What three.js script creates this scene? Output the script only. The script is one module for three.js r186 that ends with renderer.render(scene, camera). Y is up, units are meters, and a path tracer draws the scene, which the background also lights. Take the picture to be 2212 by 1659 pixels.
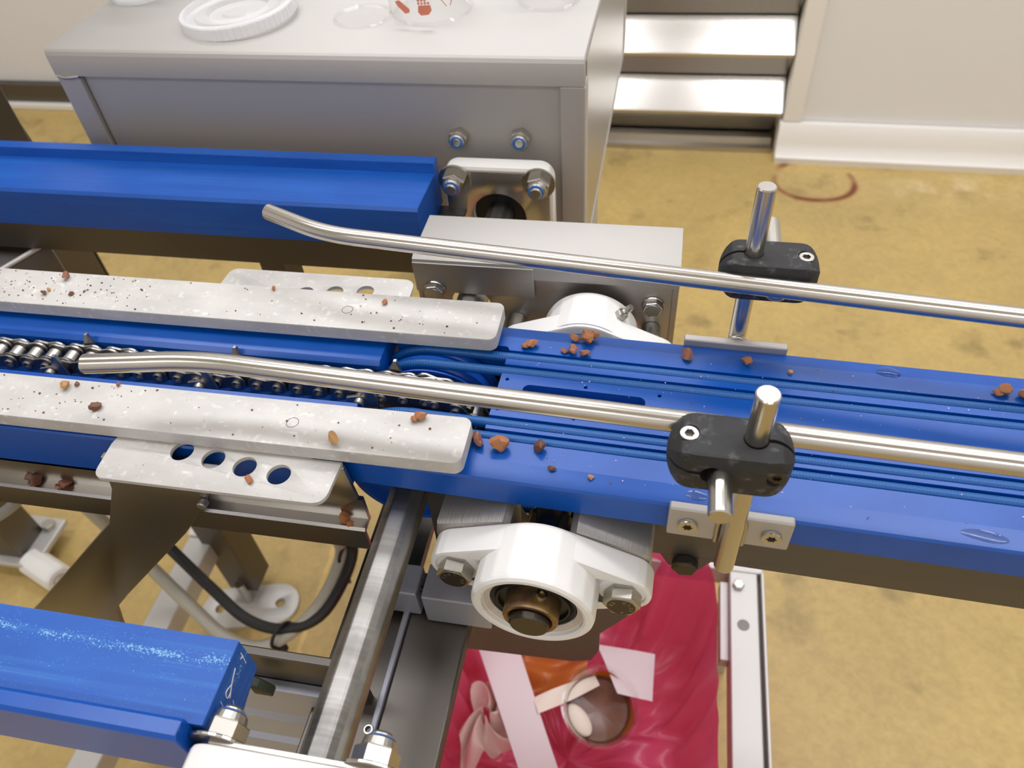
import * as THREE from 'three';
import { RoundedBoxGeometry } from 'three/addons/geometries/RoundedBoxGeometry.js';
import { mergeGeometries, toCreasedNormals, mergeVertices } from 'three/addons/utils/BufferGeometryUtils.js';
import { RectAreaLightUniformsLib } from 'three/addons/lights/RectAreaLightUniformsLib.js';
import { FontLoader } from 'three/addons/loaders/FontLoader.js';
import { TextGeometry } from 'three/addons/geometries/TextGeometry.js';
import { Brush, Evaluator, SUBTRACTION, INTERSECTION } from 'three-bvh-csg';

// y = 0 is the running surface of the conveyors, the room's floor lies at FLOOR
const FLOOR = -0.85, CEIL = 1.95;
const scene = new THREE.Scene();
const renderer = new THREE.WebGLRenderer();
renderer.toneMapping = THREE.LinearToneMapping;
renderer.toneMappingExposure = 0.54;
renderer.shadowMap.enabled = true;
RectAreaLightUniformsLib.init();

const camera = new THREE.PerspectiveCamera(53.1, 2212 / 1659, 0.02, 30);
camera.matrixAutoUpdate = true;
{
  const m = new THREE.Matrix4().makeBasis(
    new THREE.Vector3(0.98168, -0.06526, -0.17900),
    new THREE.Vector3(-0.08673, 0.68347, -0.72481),
    new THREE.Vector3(0.16964, 0.72705, 0.66529));
  camera.quaternion.setFromRotationMatrix(m);
  camera.position.set(0, 0.31, 0);
}
camera.focus = 0.41;
camera.userData.fStop = 12;

// ---------------------------------------------------------------- helpers
const V2 = (x, y) => new THREE.Vector2(x, y), V3 = (x, y, z) => new THREE.Vector3(x, y, z);
let seed = 7;
const rnd = () => { seed = (seed * 1664525 + 1013904223) % 4294967296; return seed / 4294967296; };
const rr = (a, b) => a + (b - a) * rnd();
const taken = {};
const numbered = n => { taken[n] = (taken[n] ?? -1) + 1; return taken[n] ? n + '_' + String(taken[n]).padStart(3, '0') : n; };

function boxUV(g) {
  const n = g.index ? g.toNonIndexed() : g, p = n.attributes.position, uv = new Float32Array(p.count * 2);
  const a = V3(), b = V3(), c = V3(), nn = V3();
  for (let i = 0; i < p.count; i += 3) {
    a.fromBufferAttribute(p, i); b.fromBufferAttribute(p, i + 1); c.fromBufferAttribute(p, i + 2);
    nn.subVectors(b, a).cross(c.clone().sub(a));
    const ax = Math.abs(nn.x), ay = Math.abs(nn.y), az = Math.abs(nn.z);
    [a, b, c].forEach((q, k) => {
      const w = ay >= ax && ay >= az ? [q.x, q.z] : az >= ax ? [q.x, q.y] : [q.z, q.y];
      uv[(i + k) * 2] = w[0]; uv[(i + k) * 2 + 1] = w[1];
    });
  }
  const o = new THREE.BufferGeometry();
  o.setAttribute('position', p); o.setAttribute('normal', n.attributes.normal);
  o.setAttribute('uv', new THREE.BufferAttribute(uv, 2));
  return o;
}
const merge = list => mergeGeometries(list.map(boxUV));
function mesh(name, geo, m, parent, label) {
  const list = Array.isArray(geo) ? geo : [geo];
  const o = new THREE.Mesh(list.length > 1 ? merge(list) : (list[0].userData.keepUV ? list[0] : boxUV(list[0])), m);
  o.castShadow = o.receiveShadow = true;
  o.name = parent ? name : numbered(name);
  (parent ?? scene).add(o);
  if (label) o.userData.label = label;
  return o;
}
function share(name, geo, m, parent) {               // a part that shares its ready-made geometry
  const o = new THREE.Mesh(geo, m); o.castShadow = o.receiveShadow = true; o.name = name; parent.add(o); return o;
}
function tag(o, label, category, group, kind) {
  Object.assign(o.userData, { label, category }); if (group) o.userData.group = group; if (kind) o.userData.kind = kind; return o;
}
function thing(name, label, category, pos = [0, 0, 0], turn = 0, group) {
  const o = new THREE.Group(); o.name = numbered(name); scene.add(o); o.position.set(...pos); o.rotation.y = turn;
  return tag(o, label, category, group);
}
const struct = (o, label, category = 'structure') => { o.userData.kind = 'structure'; o.userData.label = label; o.userData.category = category; return o; };

const rbox = (x0, x1, y0, y1, z0, z1, r = 0.001, s = 2) => {
  r = Math.min(r, 0.49 * Math.min(x1 - x0, y1 - y0, z1 - z0));
  const g = r > 0 ? new RoundedBoxGeometry(x1 - x0, y1 - y0, z1 - z0, s, r) : new THREE.BoxGeometry(x1 - x0, y1 - y0, z1 - z0);
  return g.translate((x0 + x1) / 2, (y0 + y1) / 2, (z0 + z1) / 2);
};
const shapeOf = pts => pts instanceof THREE.Shape ? pts : new THREE.Shape(pts.map(p => V2(...p)));
function extr(pts, depth, bevel = 0, holes = [], crease = 0.6, curve = 20) {
  const s = shapeOf(pts);
  for (const h of holes) s.holes.push(h instanceof THREE.Path ? h : new THREE.Path(h.map(p => V2(...p))));
  const b = Math.min(bevel, depth * 0.45);
  const g = new THREE.ExtrudeGeometry(s, { depth: depth - 2 * b, bevelEnabled: b > 0, bevelSize: b, bevelThickness: b, bevelOffset: -b, bevelSegments: 2, curveSegments: curve });
  g.translate(0, 0, b);
  return toCreasedNormals(g, crease);
}
const prismZ = (pts, z0, z1, bevel, holes, c) => extr(pts, z1 - z0, bevel, holes, c).translate(0, 0, z0);
const prismX = (zy, x0, x1, bevel, c) => extr(zy.map(([z, y]) => [-z, y]), x1 - x0, bevel, [], c).rotateY(Math.PI / 2).translate(x0, 0, 0);
const prismY = (xz, y0, y1, bevel, holes = [], c) => extr(Array.isArray(xz) ? xz.map(([x, z]) => [x, -z]) : xz, y1 - y0, bevel, holes, c).rotateX(-Math.PI / 2).translate(0, y0, 0);
const circ = (x, y, r) => { const p = new THREE.Path(); p.absarc(x, y, r, 0, Math.PI * 2, true); return p; };
function align(g, p0, p1) {                            // a geometry built along +y from 0, moved to run p0 -> p1
  const a = V3(...p0), d = V3(...p1).sub(a);
  return g.applyQuaternion(new THREE.Quaternion().setFromUnitVectors(V3(0, 1, 0), d.normalize())).translate(a.x, a.y, a.z);
}
const len = (p0, p1) => V3(...p0).distanceTo(V3(...p1));
function lathe(prof, p0, p1, seg = 40, crease = 0.5) {  // profile [r, h] along p0 -> p1
  const g = toCreasedNormals(new THREE.LatheGeometry(prof.map(p => V2(...p)), seg), crease);
  return align(g, p0, p1);
}
function cyl(r, p0, p1, seg = 28, ch = 0.0006) {
  const l = len(p0, p1); ch = Math.min(ch, r * 0.4, l * 0.3);
  return lathe([[0, 0], [r - ch, 0], [r, ch], [r, l - ch], [r - ch, l], [0, l]], p0, p1, seg);
}
const pipe = (r, ri, p0, p1, seg = 28) => { const l = len(p0, p1), c = Math.min(0.0004, (r - ri) * 0.3); return lathe([[ri, 0], [r - c, 0], [r, c], [r, l - c], [r - c, l], [ri, l], [ri, 0]], p0, p1, seg); };
const tube = (pts, r, seg = 60, rad = 14, tension) => {
  const c = new THREE.CatmullRomCurve3(pts.map(p => V3(...p)), false, tension === undefined ? 'centripetal' : 'catmullrom', tension);
  return new THREE.TubeGeometry(c, seg, r, rad);
};
function hexa(af, p0, p1, bev = 0.0008, turn = 0) {     // hexagon prism, af = across flats
  const R = af / Math.sqrt(3), pts = [...Array(6)].map((_, i) => [R * Math.cos(turn + i * Math.PI / 3), R * Math.sin(turn + i * Math.PI / 3)]);
  const g = extr(pts, len(p0, p1), bev, [], 0.3).rotateX(-Math.PI / 2);
  return align(g, p0, p1);
}
const add3 = (a, b, s = 1) => [a[0] + b[0] * s, a[1] + b[1] * s, a[2] + b[2] * s];

// ---------------------------------------------------------------- noise and textures
const lat = new Float32Array(65536); for (let i = 0; i < 65536; i++) lat[i] = rnd();
const vnoise = (x, y, px, py) => {                       // periodic value noise
  const xi = Math.floor(x), yi = Math.floor(y), fx = x - xi, fy = y - yi, s = t => t * t * (3 - 2 * t);
  const h = (i, j) => lat[((((i % px) + px) % px) * 131 + (((j % py) + py) % py) * 257) & 65535];
  const u = s(fx), v = s(fy);
  return (h(xi, yi) * (1 - u) + h(xi + 1, yi) * u) * (1 - v) + (h(xi, yi + 1) * (1 - u) + h(xi + 1, yi + 1) * u) * v;
};
function tex(w, h, fn, size, srgb = true, sizeY = size) {
  const d = new Uint8Array(w * h * 4);
  for (let j = 0; j < h; j++) for (let i = 0; i < w; i++) {
    const c = fn(i / w, j / h), k = (j * w + i) * 4;
    for (let q = 0; q < 3; q++) d[k + q] = Math.max(0, Math.min(255, c[q] ?? c)); d[k + 3] = 255;
  }
  const t = new THREE.DataTexture(d, w, h); t.magFilter = THREE.LinearFilter; t.minFilter = THREE.LinearMipmapLinearFilter; t.generateMipmaps = true;
  t.wrapS = t.wrapT = THREE.RepeatWrapping; t.repeat.set(1 / size, 1 / sizeY); if (srgb) t.colorSpace = THREE.SRGBColorSpace; t.needsUpdate = true;
  return t;
}
const fbm = (u, v, f, o = 4) => { let s = 0, a = 0.5, n = 0; for (let k = 0; k < o; k++) { s += a * vnoise(u * f, v * f, f, f); n += a; a *= 0.5; f *= 2; } return s / n; };
const grey = t => [t, t, t];
// streaky grain for steel (streaks along u), pitted grain for cast/milled aluminium
const tBrush = tex(256, 512, (u, v) => grey(90 + 110 * (0.55 * vnoise(u * 4, v * 256, 4, 256) + 0.3 * vnoise(u * 9, v * 90, 9, 90) + 0.15 * fbm(u, v, 8))), 0.12, false, 0.06);
const tBrushV = tex(512, 256, (u, v) => grey(90 + 110 * (0.6 * vnoise(u * 256, v * 4, 256, 4) + 0.4 * vnoise(u * 90, v * 9, 90, 9))), 0.06, false, 0.12);
const tGrain = tex(512, 512, (u, v) => grey(70 + 120 * fbm(u, v, 24, 5)), 0.08, false);
const tSoft = tex(256, 256, (u, v) => grey(60 + 140 * fbm(u, v, 6, 4)), 0.25, false);
const tAlu = tex(1024, 512, (u, v) => {                  // handled, spotted aluminium
  let b = 200 + 14 * (fbm(u, v, 10, 5) - 0.5) * 2;
  const blot = vnoise(u * 90, v * 52, 90, 52) * 0.6 + vnoise(u * 50 + 3, v * 40, 50, 40) * 0.4;
  if (blot > 0.7) b += 90 * (blot - 0.7) + 1;
  const speck = vnoise(u * 230, v * 118, 230, 118);
  if (speck > 0.965) b -= 50;
  return [b * 1.0, b * 0.985, b * 0.955];
}, 0.2, true, 0.1);
const tBlue = tex(512, 512, (u, v) => {
  const n = fbm(u, v, 8, 5) - 0.5, sp = vnoise(u * 200, v * 200, 200, 200), k = sp > 0.985 ? 50 : 0;
  return [6 + 6 * n + k, 78 + 10 * n + k, 166 + 16 * n + k * 0.5];
}, 0.12);
const tBlueWorn = tex(1024, 512, (u, v) => {             // scuffed blue plastic with pale whitened scratches along x
  const n = fbm(u, v, 8, 5) - 0.5;
  let k = 18 * Math.max(0, vnoise(u * 3, v * 70, 3, 70) - 0.55) * 2 + 12 * fbm(u + 0.2, v, 4, 3);
  const band = Math.exp(-Math.pow((v - 0.895 - 0.01 * Math.sin(u * 6.283)) / 0.022, 2));
  const fl = vnoise(u * 512 + 0.5, v * 256 + 0.5, 512, 256), cl = vnoise(u * 26, v * 40, 26, 40);
  if (fl > 0.985 - 0.6 * cl * band && cl > 0.35) k += 40 + 70 * fl;
  const sc = vnoise(u * 7 + 2, v * 256, 7, 256); if (sc > 0.965) k += 26;
  return [18 + 8 * n + k, 80 + 12 * n + k * 0.9, 170 + 16 * n + k * 0.4];
}, 0.26, true, 0.1);
const tBlueWorn2 = tex(512, 256, (u, v) => { const n = fbm(u, v, 8, 5) - 0.5, k = 16 * Math.max(0, vnoise(u * 3, v * 40, 3, 40) - 0.5) + (vnoise(u * 250, v * 120, 250, 120) > 0.975 ? 35 : 0); return [10 + 8 * n + k, 80 + 12 * n + k, 168 + 16 * n + k * 0.5]; }, 0.26, true, 0.1);
const tRubber = tex(512, 512, (u, v) => {
  const n = fbm(u, v, 10, 5); let b = 30 + 18 * n;
  const s = fbm(u + 0.3, v, 14, 4); if (s > 0.63) b += (s - 0.63) * 260;
  return grey(b);
}, 0.06);
const tTwist = tex(128, 128, (u, v) => grey(128 + 110 * Math.sin((u + v) * Math.PI * 2 * 4)), 1, false);
const tGold = tex(256, 256, (u, v) => { const a = fbm(u, v, 6, 5), b = fbm(u + 0.5, v + 0.2, 10, 4); return [105 + 70 * a, 92 + 62 * a - 20 * b, 66 + 30 * b]; }, 0.03);
const tGreaseS = tex(512, 512, (u, v) => {               // bare shaft with dark smudges and turned rings
  const a = fbm(u, v, 5, 5), ring = vnoise(0, v * 180, 4, 180); let b = 158 + 14 * (ring - 0.5);
  if (a > 0.6) b -= (a - 0.6) * 260;
  return [b, b * 0.985, b * 0.95];
}, 0.2);

const std = (o) => new THREE.MeshStandardMaterial(o);
const phys = (o) => new THREE.MeshPhysicalMaterial(o);
const M = {
  steel: std({ color: 0xb9b5ae, metalness: 1, roughness: 0.36, roughnessMap: tBrush, bumpMap: tBrush, bumpScale: 0.00003 }),
  steelSheet: std({ color: 0xb4b1ac, metalness: 1, roughness: 0.46, bumpMap: tSoft, bumpScale: 0.0002 }),
  steelDull: std({ color: 0xbdbab5, metalness: 0.75, roughness: 0.62, bumpMap: tGrain, bumpScale: 0.00004 }),
  steelSmooth: std({ color: 0xbdb9b2, metalness: 1, roughness: 0.3 }),
  steelDark: std({ color: 0x6f6a64, metalness: 1, roughness: 0.45 }),
  polish: std({ color: 0xc9c6c0, metalness: 1, roughness: 0.22, bumpMap: tBrush, bumpScale: 0.00002 }),
  rod: std({ color: 0xc8c4bc, metalness: 1, roughness: 0.24, bumpMap: tBrush, bumpScale: 0.000008 }),
  shaft: std({ map: tGreaseS, metalness: 1, roughness: 0.42 }),
  shaftDark: std({ color: 0x57524b, metalness: 1, roughness: 0.36 }),
  plate: std({ color: 0x6b6968, metalness: 0.9, roughness: 0.5, bumpMap: tSoft, bumpScale: 0.0002 }),
  plateArm: std({ color: 0x8c8885, metalness: 1, roughness: 0.4 }),
  bolt: std({ color: 0xb8b4ab, metalness: 1, roughness: 0.34, bumpMap: tGrain, bumpScale: 0.00008 }),
  boltDark: std({ color: 0x57534d, metalness: 1, roughness: 0.45 }),
  alu: std({ map: tAlu, metalness: 0.2, roughness: 0.52, bumpMap: tGrain, bumpScale: 0.00003 }),
  aluBlock: std({ color: 0xc2bfb9, metalness: 0.9, roughness: 0.5, bumpMap: tBrushV, bumpScale: 0.00025 }),
  aluPlain: std({ color: 0xa6a8b0, metalness: 0.4, roughness: 0.5, bumpMap: tBrush, bumpScale: 0.00005 }),
  painted: std({ color: 0xc9c7c2, metalness: 0.5, roughness: 0.5 }),
  blue: phys({ map: tBlue, roughness: 0.3, bumpMap: tGrain, bumpScale: 0.00004, specularIntensity: 0.9 }),
  blueDeep: phys({ color: 0x0f52b8, roughness: 0.38 }),
  blueRail: phys({ map: tBlueWorn2, roughness: 0.42, bumpMap: tGrain, bumpScale: 0.00003 }),
  blueWorn: phys({ map: tBlueWorn, roughness: 0.5, bumpMap: tGrain, bumpScale: 0.00002 }),
  belt: phys({ color: 0x07549a, roughness: 0.4, bumpMap: tTwist, bumpScale: 0.00009 }),
  white: phys({ color: 0xeceae4, roughness: 0.42 }),
  whiteDirty: std({ color: 0xcdbfae, roughness: 0.6, bumpMap: tGrain, bumpScale: 0.0003 }),
  black: std({ color: 0x0d0c0c, roughness: 0.5 }),
  rubber: std({ map: tRubber, roughness: 0.62, bumpMap: tGrain, bumpScale: 0.00015 }),
  gold: std({ map: tGold, metalness: 0.85, roughness: 0.38 }),
  chain: std({ color: 0xb0ada8, metalness: 1, roughness: 0.36 }),
  chainDark: std({ color: 0x74726f, metalness: 1, roughness: 0.42 }),
  nylon: std({ color: 0x2c6fc4, roughness: 0.5 }),
  hole: std({ color: 0x0a0a0a, roughness: 0.8 }),
  cable: std({ color: 0x141312, roughness: 0.5 }),
  hose: phys({ color: 0xa9a493, roughness: 0.35 }),
  wallWhite: std({ color: 0xe9e8e6, roughness: 0.55 }),
  trimWhite: std({ color: 0xeeebe4, roughness: 0.4 }),
  clear: phys({ color: 0xffffff, transmission: 1, thickness: 0, roughness: 0.12, ior: 1.45, specularIntensity: 1 }),
  frosted: phys({ color: 0xffffff, transmission: 0.65, thickness: 0, roughness: 0.25, ior: 1.45 }),
  water: phys({ color: 0xffffff, transmission: 1, thickness: 0.002, roughness: 0.02, ior: 1.33 }),
  bag: phys({ color: 0xf0648f, roughness: 0.3, transmission: 0.3, thickness: 0, side: THREE.DoubleSide }),
  paper: std({ color: 0xe4d6d6, roughness: 0.7, side: THREE.DoubleSide }),
  tissue: phys({ color: 0xe9d6c6, roughness: 0.9, transmission: 0.15, thickness: 0, side: THREE.DoubleSide }),
  sauce: phys({ color: 0x6f4430, roughness: 0.25 }),
  sauceOrange: phys({ color: 0xb4611c, roughness: 0.25 }),
  cream: std({ color: 0xeee2d0, roughness: 0.5 }),
  redPrint: std({ color: 0xe28a70, roughness: 0.6 }),
};

// ---------------------------------------------------------------- ceiling lamps
const LAMP = 19;
const lampM = std({ color: 0xffffff, emissive: 0xf6f7ff, emissiveIntensity: 3.2, roughness: 0.6 });
{
  const spots = [[-0.72, -1.65], [0.72, -1.65], [-0.9, -0.5], [0.9, -0.5], [-0.9, 1.6], [0.9, 1.6]];
  spots.forEach(([x, z], i) => {
    const where = [['back left', 'back right'], ['middle left', 'middle right'], ['front left', 'front right']][i >> 1][i % 2];
    const t = thing('ceiling_lamp', `long white ceiling panel lamp at the ${where} of the room`, 'lamp', [x, CEIL - 0.06, z], 0, 'panel lamps on the ceiling');
    mesh('lamp_housing', rbox(-0.68, 0.68, 0.012, 0.06, -0.18, 0.18, 0.004), M.trimWhite, t);
    mesh('diffuser', rbox(-0.65, 0.65, 0, 0.012, -0.15, 0.15, 0.003), lampM, t);
    const l = new THREE.RectAreaLight(0xf6f7ff, LAMP, 1.3, 0.3);
    l.position.set(x, CEIL - 0.064, z); l.rotation.x = -Math.PI / 2; l.castShadow = true; l.name = numbered('lamp_light'); scene.add(l);
  });
}

// ---------------------------------------------------------------- the room
const X0 = -2.6, X1 = 2.2, Z0 = -2.03, Z1 = 2.4;
{
  // ochre resin floor with mottling, a brown ring stain, a pale joint line
  const W = 2048, sx = X1 - X0, sz = Z1 - Z0 + 0.15, ringX = 0.39, ringZ = -1.885;
  const t = tex(W, W, (u, v) => {
    const x = X0 + u * sx, z = Z1 - v * sz;
    const a = fbm(u, v, 24, 5) - 0.5, b = vnoise(u * 420, v * 420, 420, 420) - 0.5, c = vnoise(u * 1000, v * 1000, 1000, 1000) - 0.5, e = fbm(u + 0.37, v + 0.11, 60, 4);
    let k = 1 + 0.16 * a + 0.06 * b + 0.06 * c;
    if (e > 0.66) k -= (e - 0.66) * 0.8;
    let r = 192 * k, g = 165 * k, bl = 102 * k;
    const d = Math.hypot(x - ringX, z - ringZ), ang = Math.atan2(z - ringZ, x - ringX);
    const on = Math.exp(-Math.pow((d - 0.1 - 0.004 * Math.sin(ang * 3)) / 0.0075, 2)) * Math.max(0, Math.min(1, 0.85 * Math.sin(ang * 1.0 + 0.1) + 0.35 * Math.sin(ang * 2 + 1.2) + 0.5 * (vnoise(ang * 3 + 20, 1, 64, 64)) - 0.1) * 1.6);
    const on2 = Math.exp(-Math.pow((d - 0.1) / 0.009, 2)) * Math.exp(-Math.pow((ang + 2.15) / 0.4, 2)) * 1.3;
    const s = Math.min(1, Math.max(0, on) + on2); r = r * (1 - s) + 120 * s; g = g * (1 - s) + 58 * s; bl = bl * (1 - s) + 28 * s;
    const pale = Math.exp(-Math.pow((x - 0.72) / 0.16, 2) - Math.pow((z + 1.86) / 0.06, 2)) * Math.max(0, fbm(u + 0.7, v, 90, 3) - 0.4) * 2;
    r += 40 * pale; g += 44 * pale; bl += 70 * pale;
    const line = Math.abs(x + 0.51 - 0.035 * (z + 0.55)); if (line < 0.004 && z > -1.4) { r *= 1.13; g *= 1.12; bl *= 1.1; }
    return [r, g, bl];
  }, 1);
  t.wrapS = t.wrapT = THREE.ClampToEdgeWrapping; t.repeat.set(1, 1);
  const tb = tGrain.clone(); tb.repeat.set(60, 60); tb.needsUpdate = true;
  const g = new THREE.BoxGeometry(sx, 0.1, sz); g.translate(X0 + sx / 2, FLOOR - 0.05, Z1 - sz / 2);
  const uv = g.attributes.uv, p = g.attributes.position;
  for (let i = 0; i < p.count; i++) uv.setXY(i, (p.getX(i) - X0) / sx, (Z1 - p.getZ(i)) / sz);
  g.userData.keepUV = true;
  struct(mesh('floor', g, std({ map: t, roughness: 0.42, bumpMap: tb, bumpScale: 0.0006 })), 'mottled ochre resin floor with a brown ring stain', 'floor');
  struct(mesh('ceiling', rbox(X0 - 0.1, X1 + 0.1, CEIL, CEIL + 0.1, Z0 - 0.3, Z1 + 0.1, 0), M.wallWhite), 'white flat ceiling', 'ceiling');
  struct(mesh('wall_left', rbox(X0 - 0.1, X0, FLOOR - 0.1, CEIL, Z0 - 0.3, Z1, 0), M.wallWhite), 'white wall on the left', 'wall');
  struct(mesh('wall_right', rbox(X1, X1 + 0.1, FLOOR - 0.1, CEIL, Z0 - 0.3, Z1, 0), M.wallWhite), 'white wall on the right', 'wall');
  struct(mesh('wall_front', rbox(X0, X1, FLOOR - 0.1, CEIL, Z1, Z1 + 0.1, 0), M.wallWhite), 'white wall behind the viewer', 'wall');
  struct(mesh('wall_back', rbox(X0, X1, FLOOR - 0.1, CEIL, Z0 - 0.26, Z0 - 0.15, 0), M.wallWhite), 'white wall at the back', 'wall');
  struct(mesh('trim_1', rbox(X0, -0.3, FLOOR, FLOOR + 0.08, Z0 - 0.15, Z0 - 0.12, 0.004), M.steelDark), 'dull steel kick strip along the back wall', 'trim');
  struct(mesh('trim_2', rbox(X0, -0.3, FLOOR, FLOOR + 0.02, Z0 - 0.12, Z0 - 0.1, 0.004), M.trimWhite), 'thin white sill strip in front of the steel kick strip', 'trim');
  // white cold room panel with coved skirting on the right of the back wall
  const d = new THREE.Group(); d.name = 'door_1'; scene.add(d); d.position.set(0.3, 0, Z0 + 0.02); d.rotation.y = -0.022; struct(d, 'white flat panel door with raised edge strip', 'door');
  mesh('panel', rbox(0.045, 1.85, FLOOR + 0.1, CEIL - 0.5, -0.05, 0, 0.004), M.wallWhite, d);
  mesh('edge_strip', rbox(0.0, 0.048, FLOOR + 0.1, CEIL - 0.5, -0.05, 0.012, 0.006), M.trimWhite, d);
  mesh('skirting', prismX([[-0.05, FLOOR], [0.05, FLOOR], [0.052, FLOOR + 0.018], [0.04, FLOOR + 0.024], [0.028, FLOOR + 0.05], [0.024, FLOOR + 0.085], [0.016, FLOOR + 0.1], [-0.05, FLOOR + 0.1]], -0.006, 1.85, 0, 0.7), M.trimWhite, d);
  // corrugated steel cladding between the cabinet and the white panel
  const c = thing('corrugated_panel', 'ribbed stainless steel wall cladding panel behind the steel cabinet', 'panel', [0, 0, Z0], 0);
  for (let k = 0; k < 6; k++) {
    const y = FLOOR + 0.035 + k * 0.157;
    mesh('rib', prismX([[-0.1, y], [-0.04, y + 0.003], [0.022, y + 0.077], [0.022, y + 0.085], [-0.04, y + 0.155], [-0.1, y + 0.155]].reverse(), -1.0, 0.296, 0, 0.35), M.polish, c);
  }
  mesh('sill', prismX([[-0.1, FLOOR], [0.02, FLOOR], [0.02, FLOOR + 0.014], [0.0, FLOOR + 0.016], [-0.005, FLOOR + 0.034], [-0.1, FLOOR + 0.034]], -1.0, 0.285, 0.002, 0.4), M.steelSmooth, c);
}

// ---------------------------------------------------------------- fasteners
function lockNut(parent, c, dir, af = 0.013, stick = 0.004, washer = true) {   // nut with a blue nylon collar on a bolt end; base at c
  const u = V3(...dir).normalize().toArray(), h = af * 0.52;
  const n = mesh('lock_nut', [hexa(af, c, add3(c, u, h), 0.0009, 0.3), lathe([[af * 0.3, 0], [af * 0.47, 0], [af * 0.43, af * 0.2], [af * 0.36, af * 0.26], [af * 0.3, af * 0.26]], add3(c, u, h - 0.0002), add3(c, u, h + 0.01), 28)], M.bolt, parent);
  if (washer) mesh('washer', pipe(af * 0.78, af * 0.3, add3(c, u, -0.0006), add3(c, u, 0.001)), M.steel, n);
  mesh('nylon_collar', pipe(af * 0.37, af * 0.28, add3(c, u, h), add3(c, u, h + af * 0.27)), M.nylon, n);
  mesh('bolt_end', cyl(af * 0.29, add3(c, u, h * 0.5), add3(c, u, h + af * 0.2 + stick), 20, 0.001), M.bolt, n);
  return n;
}
function hexBolt(parent, c, dir, af = 0.013, m = M.bolt, turn = 0) {
  const u = V3(...dir).normalize().toArray();
  return mesh('hex_bolt', [hexa(af, c, add3(c, u, af * 0.48), 0.0008, turn), cyl(af * 0.46, c, add3(c, u, af * 0.5), 28)], m, parent);
}
function socketScrew(parent, c, dir, r, m = M.polish, star = false) {  // round head with a recessed socket
  const u = V3(...dir).normalize().toArray(), n = star ? 12 : 6;
  const hole = new THREE.Path([...Array(n)].map((_, i) => { const q = star && i % 2 ? 0.34 : 0.52; return V2(r * q * Math.cos(-i * 2 * Math.PI / n), r * q * Math.sin(-i * 2 * Math.PI / n)); }));
  const s = new THREE.Shape(); s.absarc(0, 0, r, 0, Math.PI * 2);
  const g = align(extr(s, r * 0.5, r * 0.12, [hole]).rotateX(-Math.PI / 2), c, add3(c, u, 1));
  const o = mesh('screw', g, m, parent);
  mesh('socket', cyl(r * 0.55, add3(c, u, 0.0001), add3(c, u, r * 0.08), 16, 0), M.boltDark, o);
  return o;
}

// ---------------------------------------------------------------- steel cabinet at the back
{
  const x0 = -0.487, x1 = -0.0597, zf = -0.525, zb = -0.95, yt = 0.075, rim = 0.054;
  const t = thing('steel_cabinet', 'dull stainless steel cabinet with rimmed top, plastic cups standing on it', 'cabinet', [0, 0, 0]);
  mesh('top', [prismX([[zb, yt], [zf - 0.005, yt], [zf - 0.0028, yt - 0.0005], [zf - 0.001, yt - 0.0018], [zf, yt - 0.0045], [zf, rim], [zf - 0.004, rim], [zf - 0.004, yt - 0.006], [zb, yt - 0.006]].reverse(), x0, x1, 0.0012, 0.9)], M.steelDull, t);
  mesh('front_panel', rbox(x0 + 0.021, x1 - 0.018, -0.1, rim + 0.004, zf - 0.012, zf - 0.006, 0.0005), M.steelDull, t);
  mesh('side_panel', rbox(x1 - 0.004, x1 - 0.001, -0.1, rim + 0.015, zb, zf - 0.02, 0.0005), M.steelSmooth, t);
  mesh('side_panel', rbox(x0 + 0.001, x0 + 0.004, -0.1, rim + 0.015, zb, zf - 0.02, 0.0005), M.steelSmooth, t);
  for (const [a, b] of [[x0, x0 + 0.02], [x1 - 0.019, x1]]) { mesh('corner_post', rbox(a, b, -0.1, rim - 0.0005, zf - 0.02, zf - 0.001, 0.0015), M.steelDull, t); mesh('corner_post', rbox(a, b, -0.1, rim - 0.0005, zb, zb + 0.02, 0.0015), M.steelDull, t); }
  mesh('base_sheet', rbox(x0, x1, -0.103, -0.1, zb, zf - 0.001, 0.0005), M.steelDull, t);
  mesh('pedestal', rbox(-0.155, -0.075, FLOOR, -0.103, -0.8, -0.62, 0.003), M.steelDull, t);
  mesh('weld', tube([[x0 + 0.002, rim, zf - 0.001], [x0 + 0.01, rim - 0.001, zf + 0.0006], [x0 + 0.021, rim - 0.0005, zf - 0.001]], 0.0016, 12, 8), M.polish, t, 'rough bright weld bead at the corner');
  lockNut(t, [-0.1585, 0.0095, zf - 0.006], [0, 0, 1], 0.014, 0.001, false);
  lockNut(t, [-0.1095, 0.0105, zf - 0.006], [0, 0, 1], 0.014, 0.001, false);
}

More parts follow.
